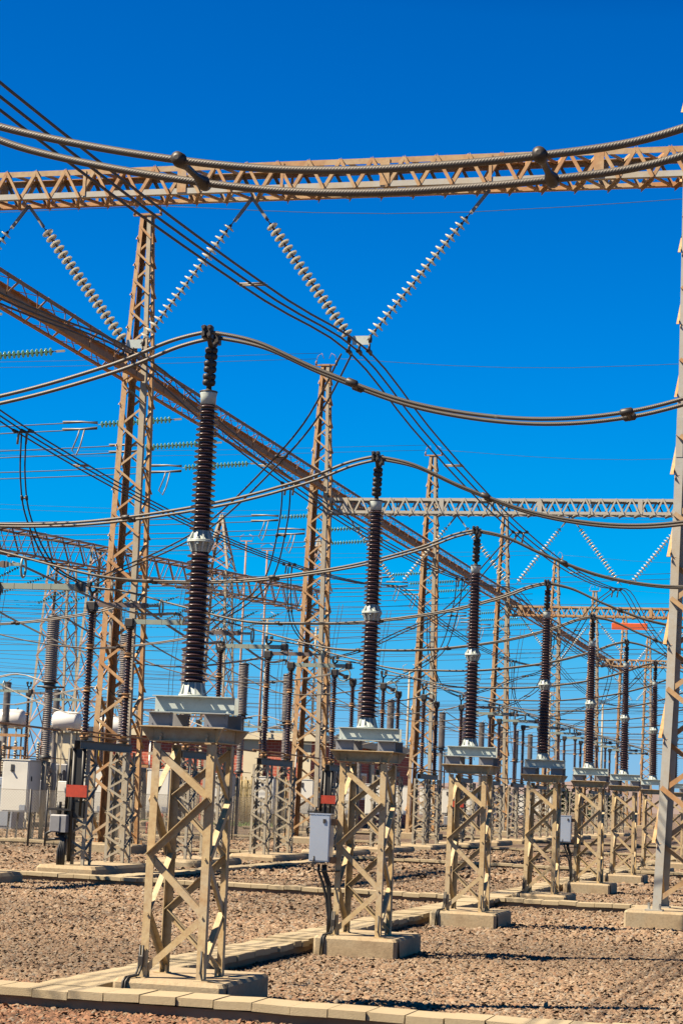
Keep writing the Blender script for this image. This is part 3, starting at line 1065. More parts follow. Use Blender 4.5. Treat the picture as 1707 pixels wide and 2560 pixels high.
def lattice(t, p0, p1, wid, hei, side, pitch, steel, chord=.09, lace=.05, individual=(), plates=True, thick_bottom=False, plate_w=.16, flat=False, mixed=False):
    """box lattice between p0 and p1 (local), side = unit vector across; p at the bottom centre line"""
    p0, p1, side = V3(p0), V3(p1), V3(side)
    ax = (p1 - p0)
    L = ax.length
    ax.normalize()
    up_ = side.cross(ax).normalized()
    if up_.z < 0:
        up_ = -up_
    c = {}
    for a in (-1, 1):
        for b in (0, 1):
            o = side * (a * wid / 2) + up_ * (b * hei)
            c[a, b] = o
            m = MB()
            w2 = chord * (1.5 if thick_bottom and b == 0 and a == 1 else 1)
            m.angle(p0 + o, p1 + o, w2, .01, -side * a, up_ * (1 if b == 0 else -1), w2)
            obj('chord', m, 'zinc_steel' if mixed and (a, b) == (-1, 0) else ('tower_steel' if mixed and (a, b) == (-1, 1) else steel), t)
    n = max(2, int(round(L / pitch)))
    faces = {'front': ((-1, 0), (-1, 1)), 'back': ((1, 0), (1, 1)), 'bottom': ((-1, 0), (1, 0)), 'top': ((-1, 1), (1, 1))}
    for nm, (qa, qb) in faces.items():
        ca, cb = c[qa], c[qb]
        nrm = {'front': -side, 'back': side, 'bottom': -up_, 'top': up_}[nm]
        rest = MB()
        for i in range(2 * n):
            a0, a1 = p0 + ax * (L * i / (2 * n)), p0 + ax * (L * (i + 1) / (2 * n))
            x0, x1 = (ca, cb) if (i % 2 == 0) == (nm in ('front', 'bottom')) else (cb, ca)
            q0, q1 = a0 + x0, a1 + x1
            d = nrm.cross((q1 - q0).normalized()).normalized()
            if d.z < 0:
                d = -d
            mb = MB() if nm in individual else rest
            nn = nrm if (i % 2 and nm != 'top') else -nrm
            if nn is nrm and nm == 'front':
                d = -d
            if flat:
                mb.flat(q0 - nrm * .012, q1 - nrm * .012, lace, .006, nrm)
            else:
                mb.angle(q0 + nrm * .004 - d * .02, q1 + nrm * .004 - d * .02, lace, .006, d, nn, lace)
            if nm in individual and i < 100:
                obj('brace', mb, steel, t)
            elif nm in individual:
                o = len(rest.v)
                rest.v += mb.v
                rest.f += [tuple(k + o for k in f) for f in mb.f]
        if rest.f:
            tag(obj('lacing', rest, steel, t), kind='stuff')
    if plates:
        k = 0
        x = pitch * 1.4 if not flat else pitch * .5
        while x < L - .3:
            w_ = .05 if k % 2 else plate_w
            for a in (-1, 1):
                m = MB()
                q = p0 + ax * x + side * (a * (wid / 2 + .006))
                m.prism(q + up_ * .02, q + up_ * (hei - .02), [(-w_ / 2, 0), (w_ / 2, 0), (w_ / 2, .008), (-w_ / 2, .008)], ax, side * a)
                obj('plate', m, steel, t)
            x += pitch * 3.25 if not flat else pitch
            k += 1


BZ = 11.72
lb = thing('lattice_beam', 'rusty lattice cross beam spanning the top of the picture to the right tower', 'lattice beam', 2.72, 15.15, 0, 'lattice cross beams')
lattice(lb, (-16.2, 0, BZ), (0, 0, BZ), .60, .49, (0, 1, 0), .54, 'beam_steel', .095, .055, ('front',), mixed=True)
far_beam_lab = ['second nearest lattice cross beam, running right from the second nearest left tower', 'third nearest lattice cross beam, above the orange plate', 'farthest lattice cross beam at the right']
for k, tt in enumerate((53.45, 91.75, 130.05)):
    b = thing('lattice_beam', far_beam_lab[k], 'lattice beam', 2.72, tt, 0, 'lattice cross beams')
    lattice(b, (-16.1, 0, 11.85), (0, 0, 11.85), .60, .56, (0, 1, 0), .54, 'beam_steel' if k else 'zinc_steel', .10, .055, ('front',) if k == 0 else ())
    tw = place_mesh(tower_m, 'lattice_tower', ['', 'distant right lattice tower holding the third cross beam',
                                               'distant right lattice tower holding the farthest cross beam'][k], 'lattice tower', 3.08, tt, 'lattice towers in the left row') if k > 0 else None
names = ['nearest rusty brown girder at the left edge running back to the first left tower', 'rusty brown girder between the first and second left towers',
         'rusty brown girder between the second and third left towers', 'rusty brown girder between the third and fourth left towers',
         'rusty brown girder beyond the fourth left tower', 'rusty brown girder beyond the fifth left tower', 'farthest rusty brown girder at the right']
for k in range(7):
    b = thing('lattice_girder', names[k], 'lattice girder', TS, TT[k] + .34, 0, 'rusty girders along the left towers')
    sag = 0
    lattice(b, (0, 0, 12.62), (0, 18.45, 12.62), .62, .60, (1, 0, 0), 1.7, 'rusty_steel', .105, .05, ('back',) if k < 3 else (), k < 4, True, .045, True)

# ------------------------------------------------------------------ suspension strings and the overhead bundles


def disc_mesh(r, h, m, capm):
    me = MB().lathe([(.02, -.1 * h), (r * .45, -.10 * h), (r * .5, -.02 * h), (r * .8, -.10 * h), (r * .97, -.05 * h), (r, .03 * h), (r * .75, .14 * h), (r * .42, .24 * h), (.03, .3 * h)], 14)
    return me.mesh('disc', M[m])


def cap_mesh(h):
    return MB().lathe([(.011, -.36 * h), (.012, -.12 * h), (.02, -.1 * h), (.024, .24 * h), (.027, .28 * h), (.027, .5 * h), (.016, .6 * h)], 8).mesh('cap', M['dark_cast'])


DISC, CAP = disc_mesh(.104, .112, 'pale_disc', None), cap_mesh(.112)
GDISC = disc_mesh(.10, .125, 'green_glass', None)


def ins_string(a, b, label, lead, n, group, disc=DISC, name='insulator_string', parts=True, strap='pale_wire'):
    """string of discs from upper end a to lower end b (s,t,z)"""
    th = thing(name, label, 'insulator string', a[0], a[1], 0, group)
    p0, p1 = V3((0, 0, a[2])), V3((b[0] - a[0], b[1] - a[1], b[2]))
    ax = (p1 - p0).normalized()
    L = (p1 - p0).length
    q = (-ax).to_track_quat('Z', 'Y')
    st = MB()
    nrm = V3((0, 1, 0)) if abs(ax.y) < .8 else V3((0, 0, 1))
    st.flat(p0, p0 + ax * lead * .95, .05, .008, nrm)
    st.flat(p0 + nrm * .03, p0 + nrm * .03 + ax * lead * .95, .05, .008, nrm)
    st.tube([p0 + ax * lead * .9, p1 + ax * .05], .010, 6)
    obj('link', st, strap, th)
    gap = (L - lead - .1) / n
    if parts:
        for i in range(n):
            c = p0 + ax * (lead + .06 + gap * (i + .5))
            d = obj('disc', disc, None, th, c)
            d.rotation_mode = 'QUATERNION'
            d.rotation_quaternion = q
            e = obj('cap', CAP, None, d)
            e.scale = (1, 1, gap / .112)
    else:
        md, mc = MB(), MB()
        R3 = q.to_matrix()
        for i in range(n):
            c = p0 + ax * (lead + .06 + gap * (i + .5))
            md.lathe([(.03, -.1 * gap), (.094, -.06 * gap), (.094, .03 * gap), (.03, .3 * gap)], 8, c, R3)
            mc.lathe([(.03, -.12 * gap), (.03, .5 * gap)], 6, c, R3)
        mm = disc.materials[0]
        obj('discs', md, mm, th)
        obj('caps', mc, 'dark_cast', th)
    return th


ATT, BOT = [-.5, -4.55, -8.6, -12.65], [-2.58, -6.52, -10.62]
phase_nm = ['right', 'middle', 'left']
VROW = [(15.15, 11.70, 9.25), (53.45, 11.85, 9.45), (91.75, 11.85, 9.45), (130.05, 11.85, 9.45)]
row_nm = ['nearest cross beam', 'second cross beam', 'third cross beam', 'farthest cross beam']
for r_, (tt, za, zb) in enumerate(VROW):
    for p in range(3):
        for side, (sa, sb) in enumerate(((ATT[p], BOT[p] + .16), (ATT[p + 1], BOT[p] - .16))):
            lab = f"string of pale discs hanging from the {row_nm[r_]}, {'right' if side == 0 else 'left'} arm of the {phase_nm[p]} V"
            if r_ == 0 and p == 2 and side == 1:
                continue
            ins_string((sa, tt, za), (sb, tt, zb), lab, .52, 20, 'V strings under the cross beams', parts=r_ == 0)
        if r_ == 0:
            y = thing('yoke', f'pale yoke plate with dark clamps at the foot of the nearest {phase_nm[p]} V', 'yoke', BOT[p], tt, 0, 'yokes under the V strings')
            m = MB().box((0.03, 0, zb - .04), (.30, .012, .15))
            obj('plate', m, 'bracket_paint', y)
            for dx in (-.17, 0, .17):
                m = MB()
                m.tube([(dx, 0, zb - .1), (dx, 0, zb - .2)], .02, 6)
                m.tube([(dx, -.14, zb - .26), (dx, -.08, zb - .225), (dx, .08, zb - .225), (dx, .14, zb - .26)], [.02, .038, .038, .02], 8)
                obj('clamp', m, 'dark_cast', y)
            for dx in (-.18, .18):
                m = MB().lathe([(.03, zb - .08), (.035, zb - .02), (.02, zb + .05)], 8, (dx, 0, 0))
                obj('end_fitting', m, 'dark_cast', y)


def overhead(p):
    s = BOT[p]
    pts = []
    z_at = [(15.15 - 38.3, 9.25)] + [(a, c - .23) for a, b, c in VROW]
    for (ta, zA), (tb, zB) in zip(z_at[:-1], z_at[1:]):
        for k in range(8):
            u = k / 8
            t = ta + (tb - ta) * u
            if t < -9:
                continue
            pts.append((s, t, zA + (zB - zA) * u - 0.86 * 4 * u * (1 - u)))
    pts.append((s, VROW[-1][0], VROW[-1][2] - .23))
    th = cable_thing('overhead_conductor', f'{phase_nm[p]} overhead bundle of three dark cables running back under the cross beams', 'cable', pts,
                     ((-.17, 0, 0), (0, 0, 0), (.17, 0, 0)), .0165, 'wire', 'overhead three-cable bundles', (), 4, 6)
    s0, t0, z0 = pts[0]

    def zz(t):
        for (ta, zA), (tb, zB) in zip(z_at[:-1], z_at[1:]):
            if ta <= t <= tb:
                u = (t - ta) / (tb - ta)
                return zA + (zB - zA) * u - 0.86 * 4 * u * (1 - u)
    for t in (9.2, 23.2, 41, 62, 75):
        m = MB()
        for dt in (-.06, .06):
            m.tube([(-.2, t - t0 + dt, zz(t + dt)), (.2, t - t0 + dt, zz(t + dt))], .014, 6)
        obj('spacer', m, 'pale_wire', th)
    return zz


ZZ = [overhead(p) for p in range(3)]

# ------------------------------------------------------------------ disconnectors


def small_lattice(mb, cx, cy, hx, hy, z0, z1, leg=.06, n=9, lace=.04):
    for sx in (-1, 1):
        for sy in (-1, 1):
            mb.angle((cx + sx * hx, cy + sy * hy, z0), (cx + sx * hx, cy + sy * hy, z1), leg, .007, (-sx, 0, 0), (0, -sy, 0))
    for i in range(n):
        za, zb = z0 + .05 + (z1 - z0 - .1) * i / n, z0 + .05 + (z1 - z0 - .1) * (i + 1) / n
        f = 1 if i % 2 else -1
        for sgn in (-1, 1):
            g_ = f * -sgn
            q0, q1 = V3((cx + g_ * hx, cy + sgn * (hy + .004), za)), V3((cx - g_ * hx, cy + sgn * (hy + .004), zb))
            n_ = V3((0, sgn, 0))
            d = n_.cross((q1 - q0).normalized()).normalized()
            d = d if d.z > 0 else -d
            mb.angle(q0, q1, lace, .005, d, n_ * (1 if i % 2 else -.6), lace)
            q0, q1 = V3((cx + sgn * (hx + .004), cy + g_ * hy, za)), V3((cx + sgn * (hx + .004), cy - g_ * hy, zb))
            n_ = V3((sgn, 0, 0))
            d = n_.cross((q1 - q0).normalized()).normalized()
            d = d if d.z > 0 else -d
            mb.angle(q0, q1, lace, .005, d, n_ * (1 if i % 2 else -.6), lace)


def make_disconnector(closed):
    t = thing('disconnector', '', 'disconnector', 0, 0)
    obj('plinth', MB().cbox((-.62, -1.72, 0), (.62, 1.72, .23), .06), 'concrete', t)
    for y in (-1.1, 1.1):
        m = MB()
        small_lattice(m, 0, y, .21, .20, .23, 2.50)
        obj('stand', m, 'pale_steel', t)
    m = MB()
    for sx in (-1, 1):
        m.box2((sx * .06, -1.45, 2.50), (sx * .068, 1.45, 2.66))
        m.box2((sx * .068, -1.45, 2.652), (sx * .13, 1.45, 2.66))
        m.box2((sx * .068, -1.45, 2.50), (sx * .13, 1.45, 2.508))
    for y in (-1.1, 1.1):
        m.box((0, y, 2.665), (.3, .3, .012))
    obj('base_beam', m, 'dark_grey', t)
    for y, top in ((-1.1, 5.27), (1.1, 5.14)):
        zs = [2.78, 3.68, 4.53, top]
        m = MB()
        for a, b in zip(zs[:-1], zs[1:]):
            m.lathe(sheds(a + .05, b - .05, 12, .052, .088), 14, (0, y, 0))
        c = obj('porcelain', m, 'porcelain', t)
        for z in zs[:-1]:
            f = MB().lathe([(.105, z - .05), (.105, z - .03), (.07, z - .02), (.066, z + .02), (.10, z + .03), (.10, z + .045)], 12, (0, y, 0))
            if z == zs[0]:
                f.lathe([(.05, 2.67), (.09, 2.70), (.06, 2.75)], 10, (0, y, 0))
            obj('flange', f, 'rust_flange', c)
        h_ = MB().cbox((-.10, y - .10, top), (.10, y + .10, top + .17), .02)
        h_.lathe([(.09, top - .06), (.1, top)], 10, (0, y, 0))
        if y > 0:
            obj('terminal_head', h_, 'dark_cast', t)
            continue
        h_.tube([(-.02, y, top + .15), (-.02, y, top + .33), (-.06, y - .04, top + .4), (-.06, y - .05, top + .5)], .03, 7)
        h_.tube([(-.02, y, top + .33), (.05, y + .05, top + .4), (.05, y + .06, top + .52)], .028, 7)
        h_.cbox((-.10, y - .1, top + .46), (-.02, y, top + .56), .015)
        h_.cbox((.01, y, top + .46), (.09, y + .1, top + .56), .015)
        obj('terminal_head', h_, 'dark_cast', t)
    if not closed:
        m = MB().box2((.10, -1.135, 5.33), (1.18, -1.065, 5.42))
        for x in (.5, .85, 1.1):
            m.box((x, -1.1, 5.375), (.05, .09, .11))
        a = obj('contact_arm', m, 'brown_bar', t)
        m = MB().box2((1.18, -1.12, 5.35), (1.42, -1.08, 5.40))
        ring = [(1.46, -1.1 + .0 + .10 * math.sin(q * math.pi / 6), 5.33 + .17 * math.cos(q * math.pi / 6)) for q in range(13)]
        m.tube(ring, .022, 6)
        obj('ring', m, 'lime_metal', a)
        m = MB().box2((.10, 1.06, 5.19), (1.55, 1.14, 5.29))
        for x in (.35, .7, 1.05):
            m.box((x, 1.1, 5.24), (.012, .088, .11))
        a = obj('contact_arm', m, 'lime_metal', t)
        m = MB().cbox((1.52, 1.01, 5.16), (1.68, 1.19, 5.33), .03)
        obj('contact', m, 'dark_cast', a)
    else:
        m = MB().tube([(0, -1.0, 5.37), (0, 0.0, 5.33), (0, 1.0, 5.27)], .045, 8)
        m.box((0, .3, 5.31), (.14, .3, .12))
        a = obj('contact_arm', m, 'brown_bar', t)
        ring = [(.2 * math.sin(q * math.pi / 6), -.05, 5.36 + .2 * math.cos(q * math.pi / 6)) for q in range(13)]
        obj('ring', MB().tube(ring, .022, 6), 'lime_metal', a)
    m = MB()
    m.tube([(-.05, -1.9, 2.86), (-.05, 4.6, 2.82)], .022, 6)
    m.tube([(.08, -1.2, 2.76), (.08, 1.2, 2.74)], .022, 6)
    obj('operating_rod', m, 'rust_flange', t)
    return t


dis_open, dis_closed = make_disconnector(False), make_disconnector(True)
DS = -9.5
SWITCH = 'disconnector switches left of the front row'
dof = dcf = None
closed_set = {6, 7, 8}
# index k counts from the bay beside the nearest post; the first three stand outside the left of the picture
ks = list(range(2, 18))
n_in = 0
for k in ks:
    cl = k in closed_set
    proto = dis_closed if cl else dis_open
    i = k
    tt = DT[k]
    if k < 3:
        state = 'open'
    nm = ORD[n_in]
    lab = f"{nm} disconnector of its row, brown columns with {'arm closed between them' if cl else 'bare arms pointing right'}"
    n_in += 1
    if k == 2:
        n_in = 0
        lab = 'disconnector outside the left edge whose pale green arm reaches into the picture'
    if k < 10:
        if proto is dis_open and not dis_open.get('label'):
            dis_open.location = G(DS, tt)
            tag(dis_open, lab, None, SWITCH)
        elif proto is dis_closed and not dis_closed.get('label'):
            dis_closed.location = G(DS, tt)
            tag(dis_closed, lab, None, SWITCH)
        else:
            dup(proto, DS, tt, 0, lab, SWITCH)
    else:
        if dof is None:
            dof = merged(dis_open, 'disconnector')
        place_mesh(dof, 'disconnector', 'distant disconnector among the small brown columns at the far end of its row', 'disconnector', DS, tt, SWITCH)

# motor drive, sign and cables on the first disconnector of each bay
mech_labels = {3: 'nearest grey drive box with black cables on the left disconnector stand', 6: 'grey drive box on the disconnector behind the second nearest post insulator',
               9: 'grey drive box on the disconnector behind the third nearest post insulator'}
mech0 = None
for k in (3, 6, 9):
    tt = DT[k] - 1.1
    if mech0 is None:
        mech0 = thing('drive_box', mech_labels[k], 'drive box', DS - .1, tt, 0, 'drive boxes on the disconnectors')
        m = MB().cbox((-.36, -.42, .86), (.0, -.05, 1.20), .02)
        m.cbox((-.34, -.44, .88), (-.14, -.42, 1.18), .008)
        obj('body', m, 'grey_paint', mech0)
        m = MB().tube([(-.22, -.3, 1.19), (-.22, -.3, 1.45)], .05, 8)
        m.box((-.2, -.3, 1.30), (.5, .1, .04))
        m.tube([(-.1, -.25, 1.2), (-.08, -.25, 2.5)], .035, 8)
        m.box((.1, -.22, 2.0), (.22, .1, 1.0))
        m.tube([(.02, -.26, 2.5), (.02, -.26, .3)], .04, 8)
        m.tube([(.2, -.24, 2.5), (.2, -.24, 1.2)], .035, 8)
        m.box((.12, -.2, 1.3), (.3, .12, .3))
        m.box((.1, -.22, 2.3), (.28, .05, .4))
        obj('gearing', m, 'rubber', mech0)  # drive parts coloured black so that their shade is in the colour
        m = MB()
        m.tube([(-.33, -.3, .9), (-.46, -.3, .82), (-.44, -.3, .7), (-.28, -.3, .72), (-.08, -.32, .74), (-.05, -.34, .6), (-.05, -.36, .1)], .03, 8)
        obj('cable', m, 'rubber', mech0)
        for q in range(4):
            m = MB().tube([(-.26 + .05 * q, -.25, .88), (-.26 + .05 * q, -.26, .80), (-.06 - .02 * q, -.32, .74), (-.05 - .035 * q, -.34 - .02 * q, .5), (-.05 - .03 * q, -.36 - .02 * q, .06)], .026, 7)
            obj('cable', m, 'rubber', mech0)
    else:
        dup(mech0, DS - .1, tt, 0, mech_labels[k])
sign_lab = {3: 'orange plate on the disconnector at the far left', 6: 'orange plate behind the second nearest post insulator', 9: 'orange plate behind the third nearest post insulator'}
sg0 = None
for k in (3, 6, 9):
    if sg0 is None:
        m = MB().box((0, 0, 0), (.43, .012, .235))
        for a in (-.19, .19):
            bolt(m, (a, -.008, .095), .01, .004, 'y')
        sg0 = obj('warning_sign', m, 'shaded_orange')
    else:
        sg = sg0.copy()
        COL.link(sg)
        sg0 = sg
    sg0.location = G(DS + .10, DT[k] - 1.1 - .50, 1.67)
    sg0.rotation_euler = (0, 0, -A)
    tag(sg0, sign_lab[k], 'sign', 'orange plates on the disconnectors')

# ------------------------------------------------------------------ breakers with white cabinets


def make_breaker():
    t = thing('circuit_breaker', '', 'circuit breaker', 0, 0)
    m = MB().cbox((-.9, -.7, 0), (.9, .9, .16), .03)
    obj('plinth', m, 'concrete', t)
    for x, y in ((-.65, -.35), (.15, -.35), (-.65, .3), (.15, .3)):
        obj('leg', MB().angle((x - .05, y, .16), (x, y, .95), .06, .008, (1, 0, 0), (0, 1, 0)), 'dark_grey', t)
    m = MB().cbox((-.84, -.55, .93), (.0, .35, 2.42), .015)
    m.box((-.42, -.1, 2.44), (.90, .96, .035))
    c = obj('cabinet', m, 'cabinet_paint', t)
    d = obj('door', MB().cbox((-.80, -.565, .97), (-.04, -.551, 2.38), .004), 'cabinet_paint', c)
    m = MB().box((-.52, -.575, 2.20), (.10, .02, .2))
    m.box((-.52, -.62, 2.12), (.05, .08, .03))
    obj('lifting_eye', m, 'dark_grey', c)
    m = MB().box((-.15, -.571, 1.06), (.18, .01, .16))
    obj('nameplate', m, 'blue_grey', c)
    for z in (1.18, 1.9):
        obj('handle', MB().box((.01, -.36, z), (.03, .04, .14)), 'dark_grey', c)
    m = MB()
    m.tube([(.12, .3, .16), (.12, .3, 2.6)], .07, 10)
    m.tube([(-.2, .3, .16), (-.2, .3, .95)], .03, 6)
    obj('column', m, 'pale_steel', t)
    obj('support_insulator', MB().lathe([(.1, 2.45)] + sheds(2.62, 4.58, 32, .10, .142)[0:], 16, (.12, .3, 0)), 'grey_ceramic', t)
    obj('flange', MB().lathe([(.17, 2.50), (.17, 2.60), (.1, 2.62)], 14, (.12, .3, 0)), 'dark_grey', t)
    m = MB().lathe([(.17, 4.58), (.25, 4.62), (.25, 4.65), (.16, 4.66), (.16, 4.74), (.24, 4.75), (.24, 4.78), (.17, 4.82)], 16, (.12, .3, 0))
    m.tube([(-.2, .1, 4.64), (.5, .5, 4.64)], .03, 6)
    obj('flange', m, 'dark_grey', t)
    obj('top_cap', MB().lathe([(.2, 6.68), (.2, 6.74), (.1, 6.78)], 14, (.12, .3, 0)), 'dark_grey', t)
    obj('interrupter', MB().lathe(sheds(4.82, 6.68, 30, .17, .212), 18, (.12, .3, 0)), 'grey_ceramic', t)
    m = MB().tube([(.12, .3, 6.76), (.2, .3, 6.85), (.35, .2, 6.9)], .02, 6)
    obj('terminal', m, 'pale_wire', t)
    return t


CS = -18.1
br0 = make_breaker()
brf = None
CT = [p + .95 for p in PT]
BRK = 'circuit breakers with white cabinets'
n_in = 0
for k in range(6, 18):
    lab = f'{ORD[n_in]} circuit breaker, grey ribbed column above a white cabinet on legs'
    n_in += 1
    if k == 6:
        br0.location = G(CS, CT[k])
        tag(br0, lab, None, BRK)
    elif k < 14:
        dup(br0, CS, CT[k], 0, lab)
    else:
        if brf is None:
            brf = merged(br0, 'circuit_breaker')
        place_mesh(brf, 'circuit_breaker', 'distant grey ribbed breaker column at the far end of its row', 'circuit breaker', CS, CT[k], BRK)
for k in range(18, 23):
    place_mesh(brf, 'circuit_breaker', 'distant grey ribbed breaker column at the far end of its row', 'circuit breaker', CS, CT[k], BRK)

# farther switch columns and breakers at the left
for j, (s_, t_) in enumerate(((-27.0, 54.6), (-27.2, 60.8), (-27.2, 67.0), (-27.2, 74.0), (-27.2, 80.2), (-27.2, 86.4), (-27.2, 93.5), (-27.2, 99.7), (-27.2, 106), (-27.2, 113), (-27.2, 119), (-27.2, 125.5), (-27.2, 132), (-27.2, 139), (-27.2, 145))):
    place_mesh(dof, 'disconnector', 'brown column pair of the second disconnector row, behind the white cabinets at the left', 'disconnector', s_, t_, 'second row of disconnectors')
for j, (s_, t_) in enumerate(((-36.5, 78.0), (-36.5, 84.5), (-36.6, 91.0), (-36.6, 97.5), (-36.6, 104.0), (-36.6, 110.5), (-36.6, 117), (-36.6, 124), (-36.6, 131), (-36.6, 138), (-36.6, 145))):
    place_mesh(brf, 'circuit_breaker', 'far grey ribbed column behind the second disconnector row at the left', 'circuit breaker', s_, t_, 'far breakers at the left')

# ------------------------------------------------------------------ jumpers between rows
for k in range(3, 18):
    near = k < 12
    t1 = DT[k] + 1.1
    tb = CT[k] if k >= 6 else PT[k] + .95
    who = f'{ORD[k - 3]} disconnector' if k < 12 else None
    cable_thing('twin_conductor', f'pale pair of cables sagging from the {who} to the breaker row' if who else 'distant pale pair of cables between disconnector and breaker rows', 'cable',
                [(DS, t1, 5.65), (DS - 1.2, t1 - .3, 5.3), (DS - 3.2, t1 - .8, 5.05), (DS - 5.4, t1 - 1.4, 5.35), (DS - 7.2, t1 - 2, 6.1), (CS + .3, tb + .35, 6.8)],
                TW, .016 if near else .018, 'pale_wire', 'cables between disconnectors and breakers', (.35,) if near else (), 5, 6)
    if k >= 6:
        cable_thing('twin_conductor', f'pale cables leaving the {ORD[k - 6]} breaker column to the left' if k < 12 else 'distant pale cables left of the breaker row', 'cable',
                    [(CS + .1, tb + .3, 4.72), (CS - 1.0, tb + .5, 5.0), (CS - 2.4, tb + .8, 4.75), (CS - 5, tb + 2.0, 4.4), (CS - 9.1, t1 + 1, 5.6)],
                    TW, .016, 'pale_wire', 'cables left of the breakers', (), 4, 6)
# cables swooping down from the open arms at the far left
for j, (a, b, c) in enumerate(((( -9.5, 17.6, 5.75), (-7.8, 21.8, 5.25), (-9.5, 27.5, 5.72)), ((-9.5, 23.7, 5.7), (-8.3, 26.3, 5.05), (-9.5, 29.6, 5.6)), ((-9.5, 29.9, 5.65), (-8.6, 32.4, 5.1), (-9.5, 36.0, 5.6)))):
    cable_thing('twin_conductor', ['pale cables linking the arms at the left edge to the second nearest disconnector', 'pale cables looping behind the nearest stand between two disconnectors',
                                   'pale cables looping between the second and third nearest disconnectors'][j], 'cable',
                [a, tuple((2 * x + y) / 3 - (0, 0, .25)[q] for q, (x, y) in enumerate(zip(b, a))), b, tuple((2 * x + y) / 3 - (0, 0, .2)[q] for q, (x, y) in enumerate(zip(b, c))), c],
                TW, .016, 'pale_wire', 'loops between disconnectors', (.5,), 8, 7)

# droppers from the overhead bundles to the disconnectors
DRW = ((-.09, 0, 0), (.09, 0, 0))
for bay in range(4):
    b = 19.28 * bay
    nmb = ['nearest', 'second', 'third', 'fourth'][bay]
    if bay == 0:
        P = [(-2.75, 15.0, 8.95), (-3.74, 16.5, 8.12), (-4.95, 17.8, 7.38), (-6.24, 19.0, 6.70), (-7.43, 20.0, 6.33), (-8.78, 20.9, 6.0), (-9.5, 21.5, 5.8)]
    else:
        t0 = 31.4 + 19.28 * (bay - 1) * 1.0
        z0 = ZZ[0](t0)
        tD = DT[3 + 3 * bay] - 1.1
        P = [(-2.7, t0, z0 - .05), (-3.7, t0 + 2, z0 - .55), (-5.2, t0 + 4.3, 6.75), (-6.9, t0 + 6.3, 6.3), (-8.5, tD - .9, 5.95), (-9.5, tD, 5.8)]
    cable_thing('dropper', f'dark pair of cables dropping left from the right bundle to the {nmb} disconnector bay', 'cable', P, DRW, .0165, 'wire', 'droppers from the overhead bundles', (.28, .55), 8, 7)
    t0 = 25.0 + b
    z0 = ZZ[1](t0)
    P = [(-6.6, t0, z0 - .05), (-6.75, t0 + .4, z0 - .8), (-7.3, t0 + 1.4, 6.55), (-8.1, t0 + 2.3, 6.05), (-9.0, t0 + 3.2, 5.72), (-9.5, t0 + 3.9, 5.55)]
    cable_thing('dropper', f'dark pair of cables curving down from the middle bundle to the {nmb} disconnector bay', 'cable', P, DRW, .0165, 'wire', 'droppers from the overhead bundles', (.25, .55), 8, 7)
    t0 = 20.1 + b
    z0 = ZZ[2](t0)
    P = [(-10.6, t0, z0 - .05), (-10.63, t0 + .15, z0 - .9), (-10.55, t0 + .4, z0 - 1.7), (-10.2, t0 + .9, 6.1), (-9.6, t0 + 1.5, 5.75)]
    cable_thing('dropper', f'dark pair of cables hanging straight down from the left bundle at the {nmb} bay', 'cable', P, ((-.05, 0, 0), (.05, 0, 0)), .0165, 'wire', 'droppers from the overhead bundles', (.4,), 8, 7)
    for p, tc in ((0, 31.4 + 19.28 * bay), (1, 25.0 + b), (2, 20.1 + b)):
        th = thing('tee_clamp', f'dark tee clamp with pale sleeves on the {phase_nm[p]} bundle above the {nmb} bay', 'clamp', BOT[p], tc, 0, 'tee clamps on the bundles')
        z0 = ZZ[p](tc)
        m = MB()
        for dx in (-.17, 0, .17):
            m.tube([(dx, -.14, z0 + .002), (dx, -.08, z0), (dx, .08, z0), (dx, .14, z0)], [.018, .036, .036, .018], 8)
        m.tube([(-.2, 0, z0 - .02), (.2, 0, z0 - .02)], .022, 6)
        obj('body', m, 'dark_cast', th)
        for dx in (-.09, .09):
            obj('sleeve', MB().tube([(dx, 0, z0 - .02), (dx - .05, .08, z0 - .25)], .024, 7), 'pale_wire', th)

# ------------------------------------------------------------------ feeders to the left with green glass strings
for bay in range(-1, 4):
    for j, o in enumerate((38.9, 42.75, 46.6)):
        tt = o + 19.28 * bay + (2.55 if bay < 0 else 0)
        za = 12.55
        lab = f"{['upper', 'middle', 'lower'][j]} green glass string on the girder, {['at the left edge', 'by the nearest tower', 'by the second tower', 'by the third tower', 'by the fourth tower'][bay + 1]}"
        ins_string((-13.98, tt, za), (-16.55, tt, za - .16), lab, .25, 18, 'green strings on the girder', GDISC, parts=bay <= 0)
        zl = za - .18
        th = cable_thing('feeder_line', lab.replace('green glass string on the girder', 'pair of level wires ending in a green string'), 'cable',
                         [(-16.6, tt, zl), (-24, tt, zl - .28), (-34, tt, zl - .42), (-48, tt, zl - .2), (-60, tt, zl + .3)],
                         ((0, 0, -.11), (0, 0, .11)), .017, 'wire', 'feeder wires to the left', (), 5, 5)
        for dz in (-.11, .11):
            obj('dead_end', MB().tube([(0, 0, zl + dz * .6), (-.5, 0, zl + dz), (-1.1, 0, zl + dz)], .03, 6), 'pale_wire', th)
        m = MB()
        m.tube([(-.55, 0, zl - .1), (-.6, -.02, zl - .35), (-.75, -.03, zl - .75), (-.62, 0, zl - .9), (-.5, 0, zl - .6), (-.4, 0, zl - .12)], .022, 6)
        obj('jumper', m, 'pale_wire', th)

# ------------------------------------------------------------------ far rusty girders, towers and masts
FA, FB = V3((-43.4, 91.5, 0)), V3((-33.97, 123.06, 0))
fd = (FB - FA).normalized()


def rot_for(d):
    w = V3((d.x * VX + d.y * UX, d.x * VY + d.y * UY, 0))
    return math.atan2(w.y, w.x)


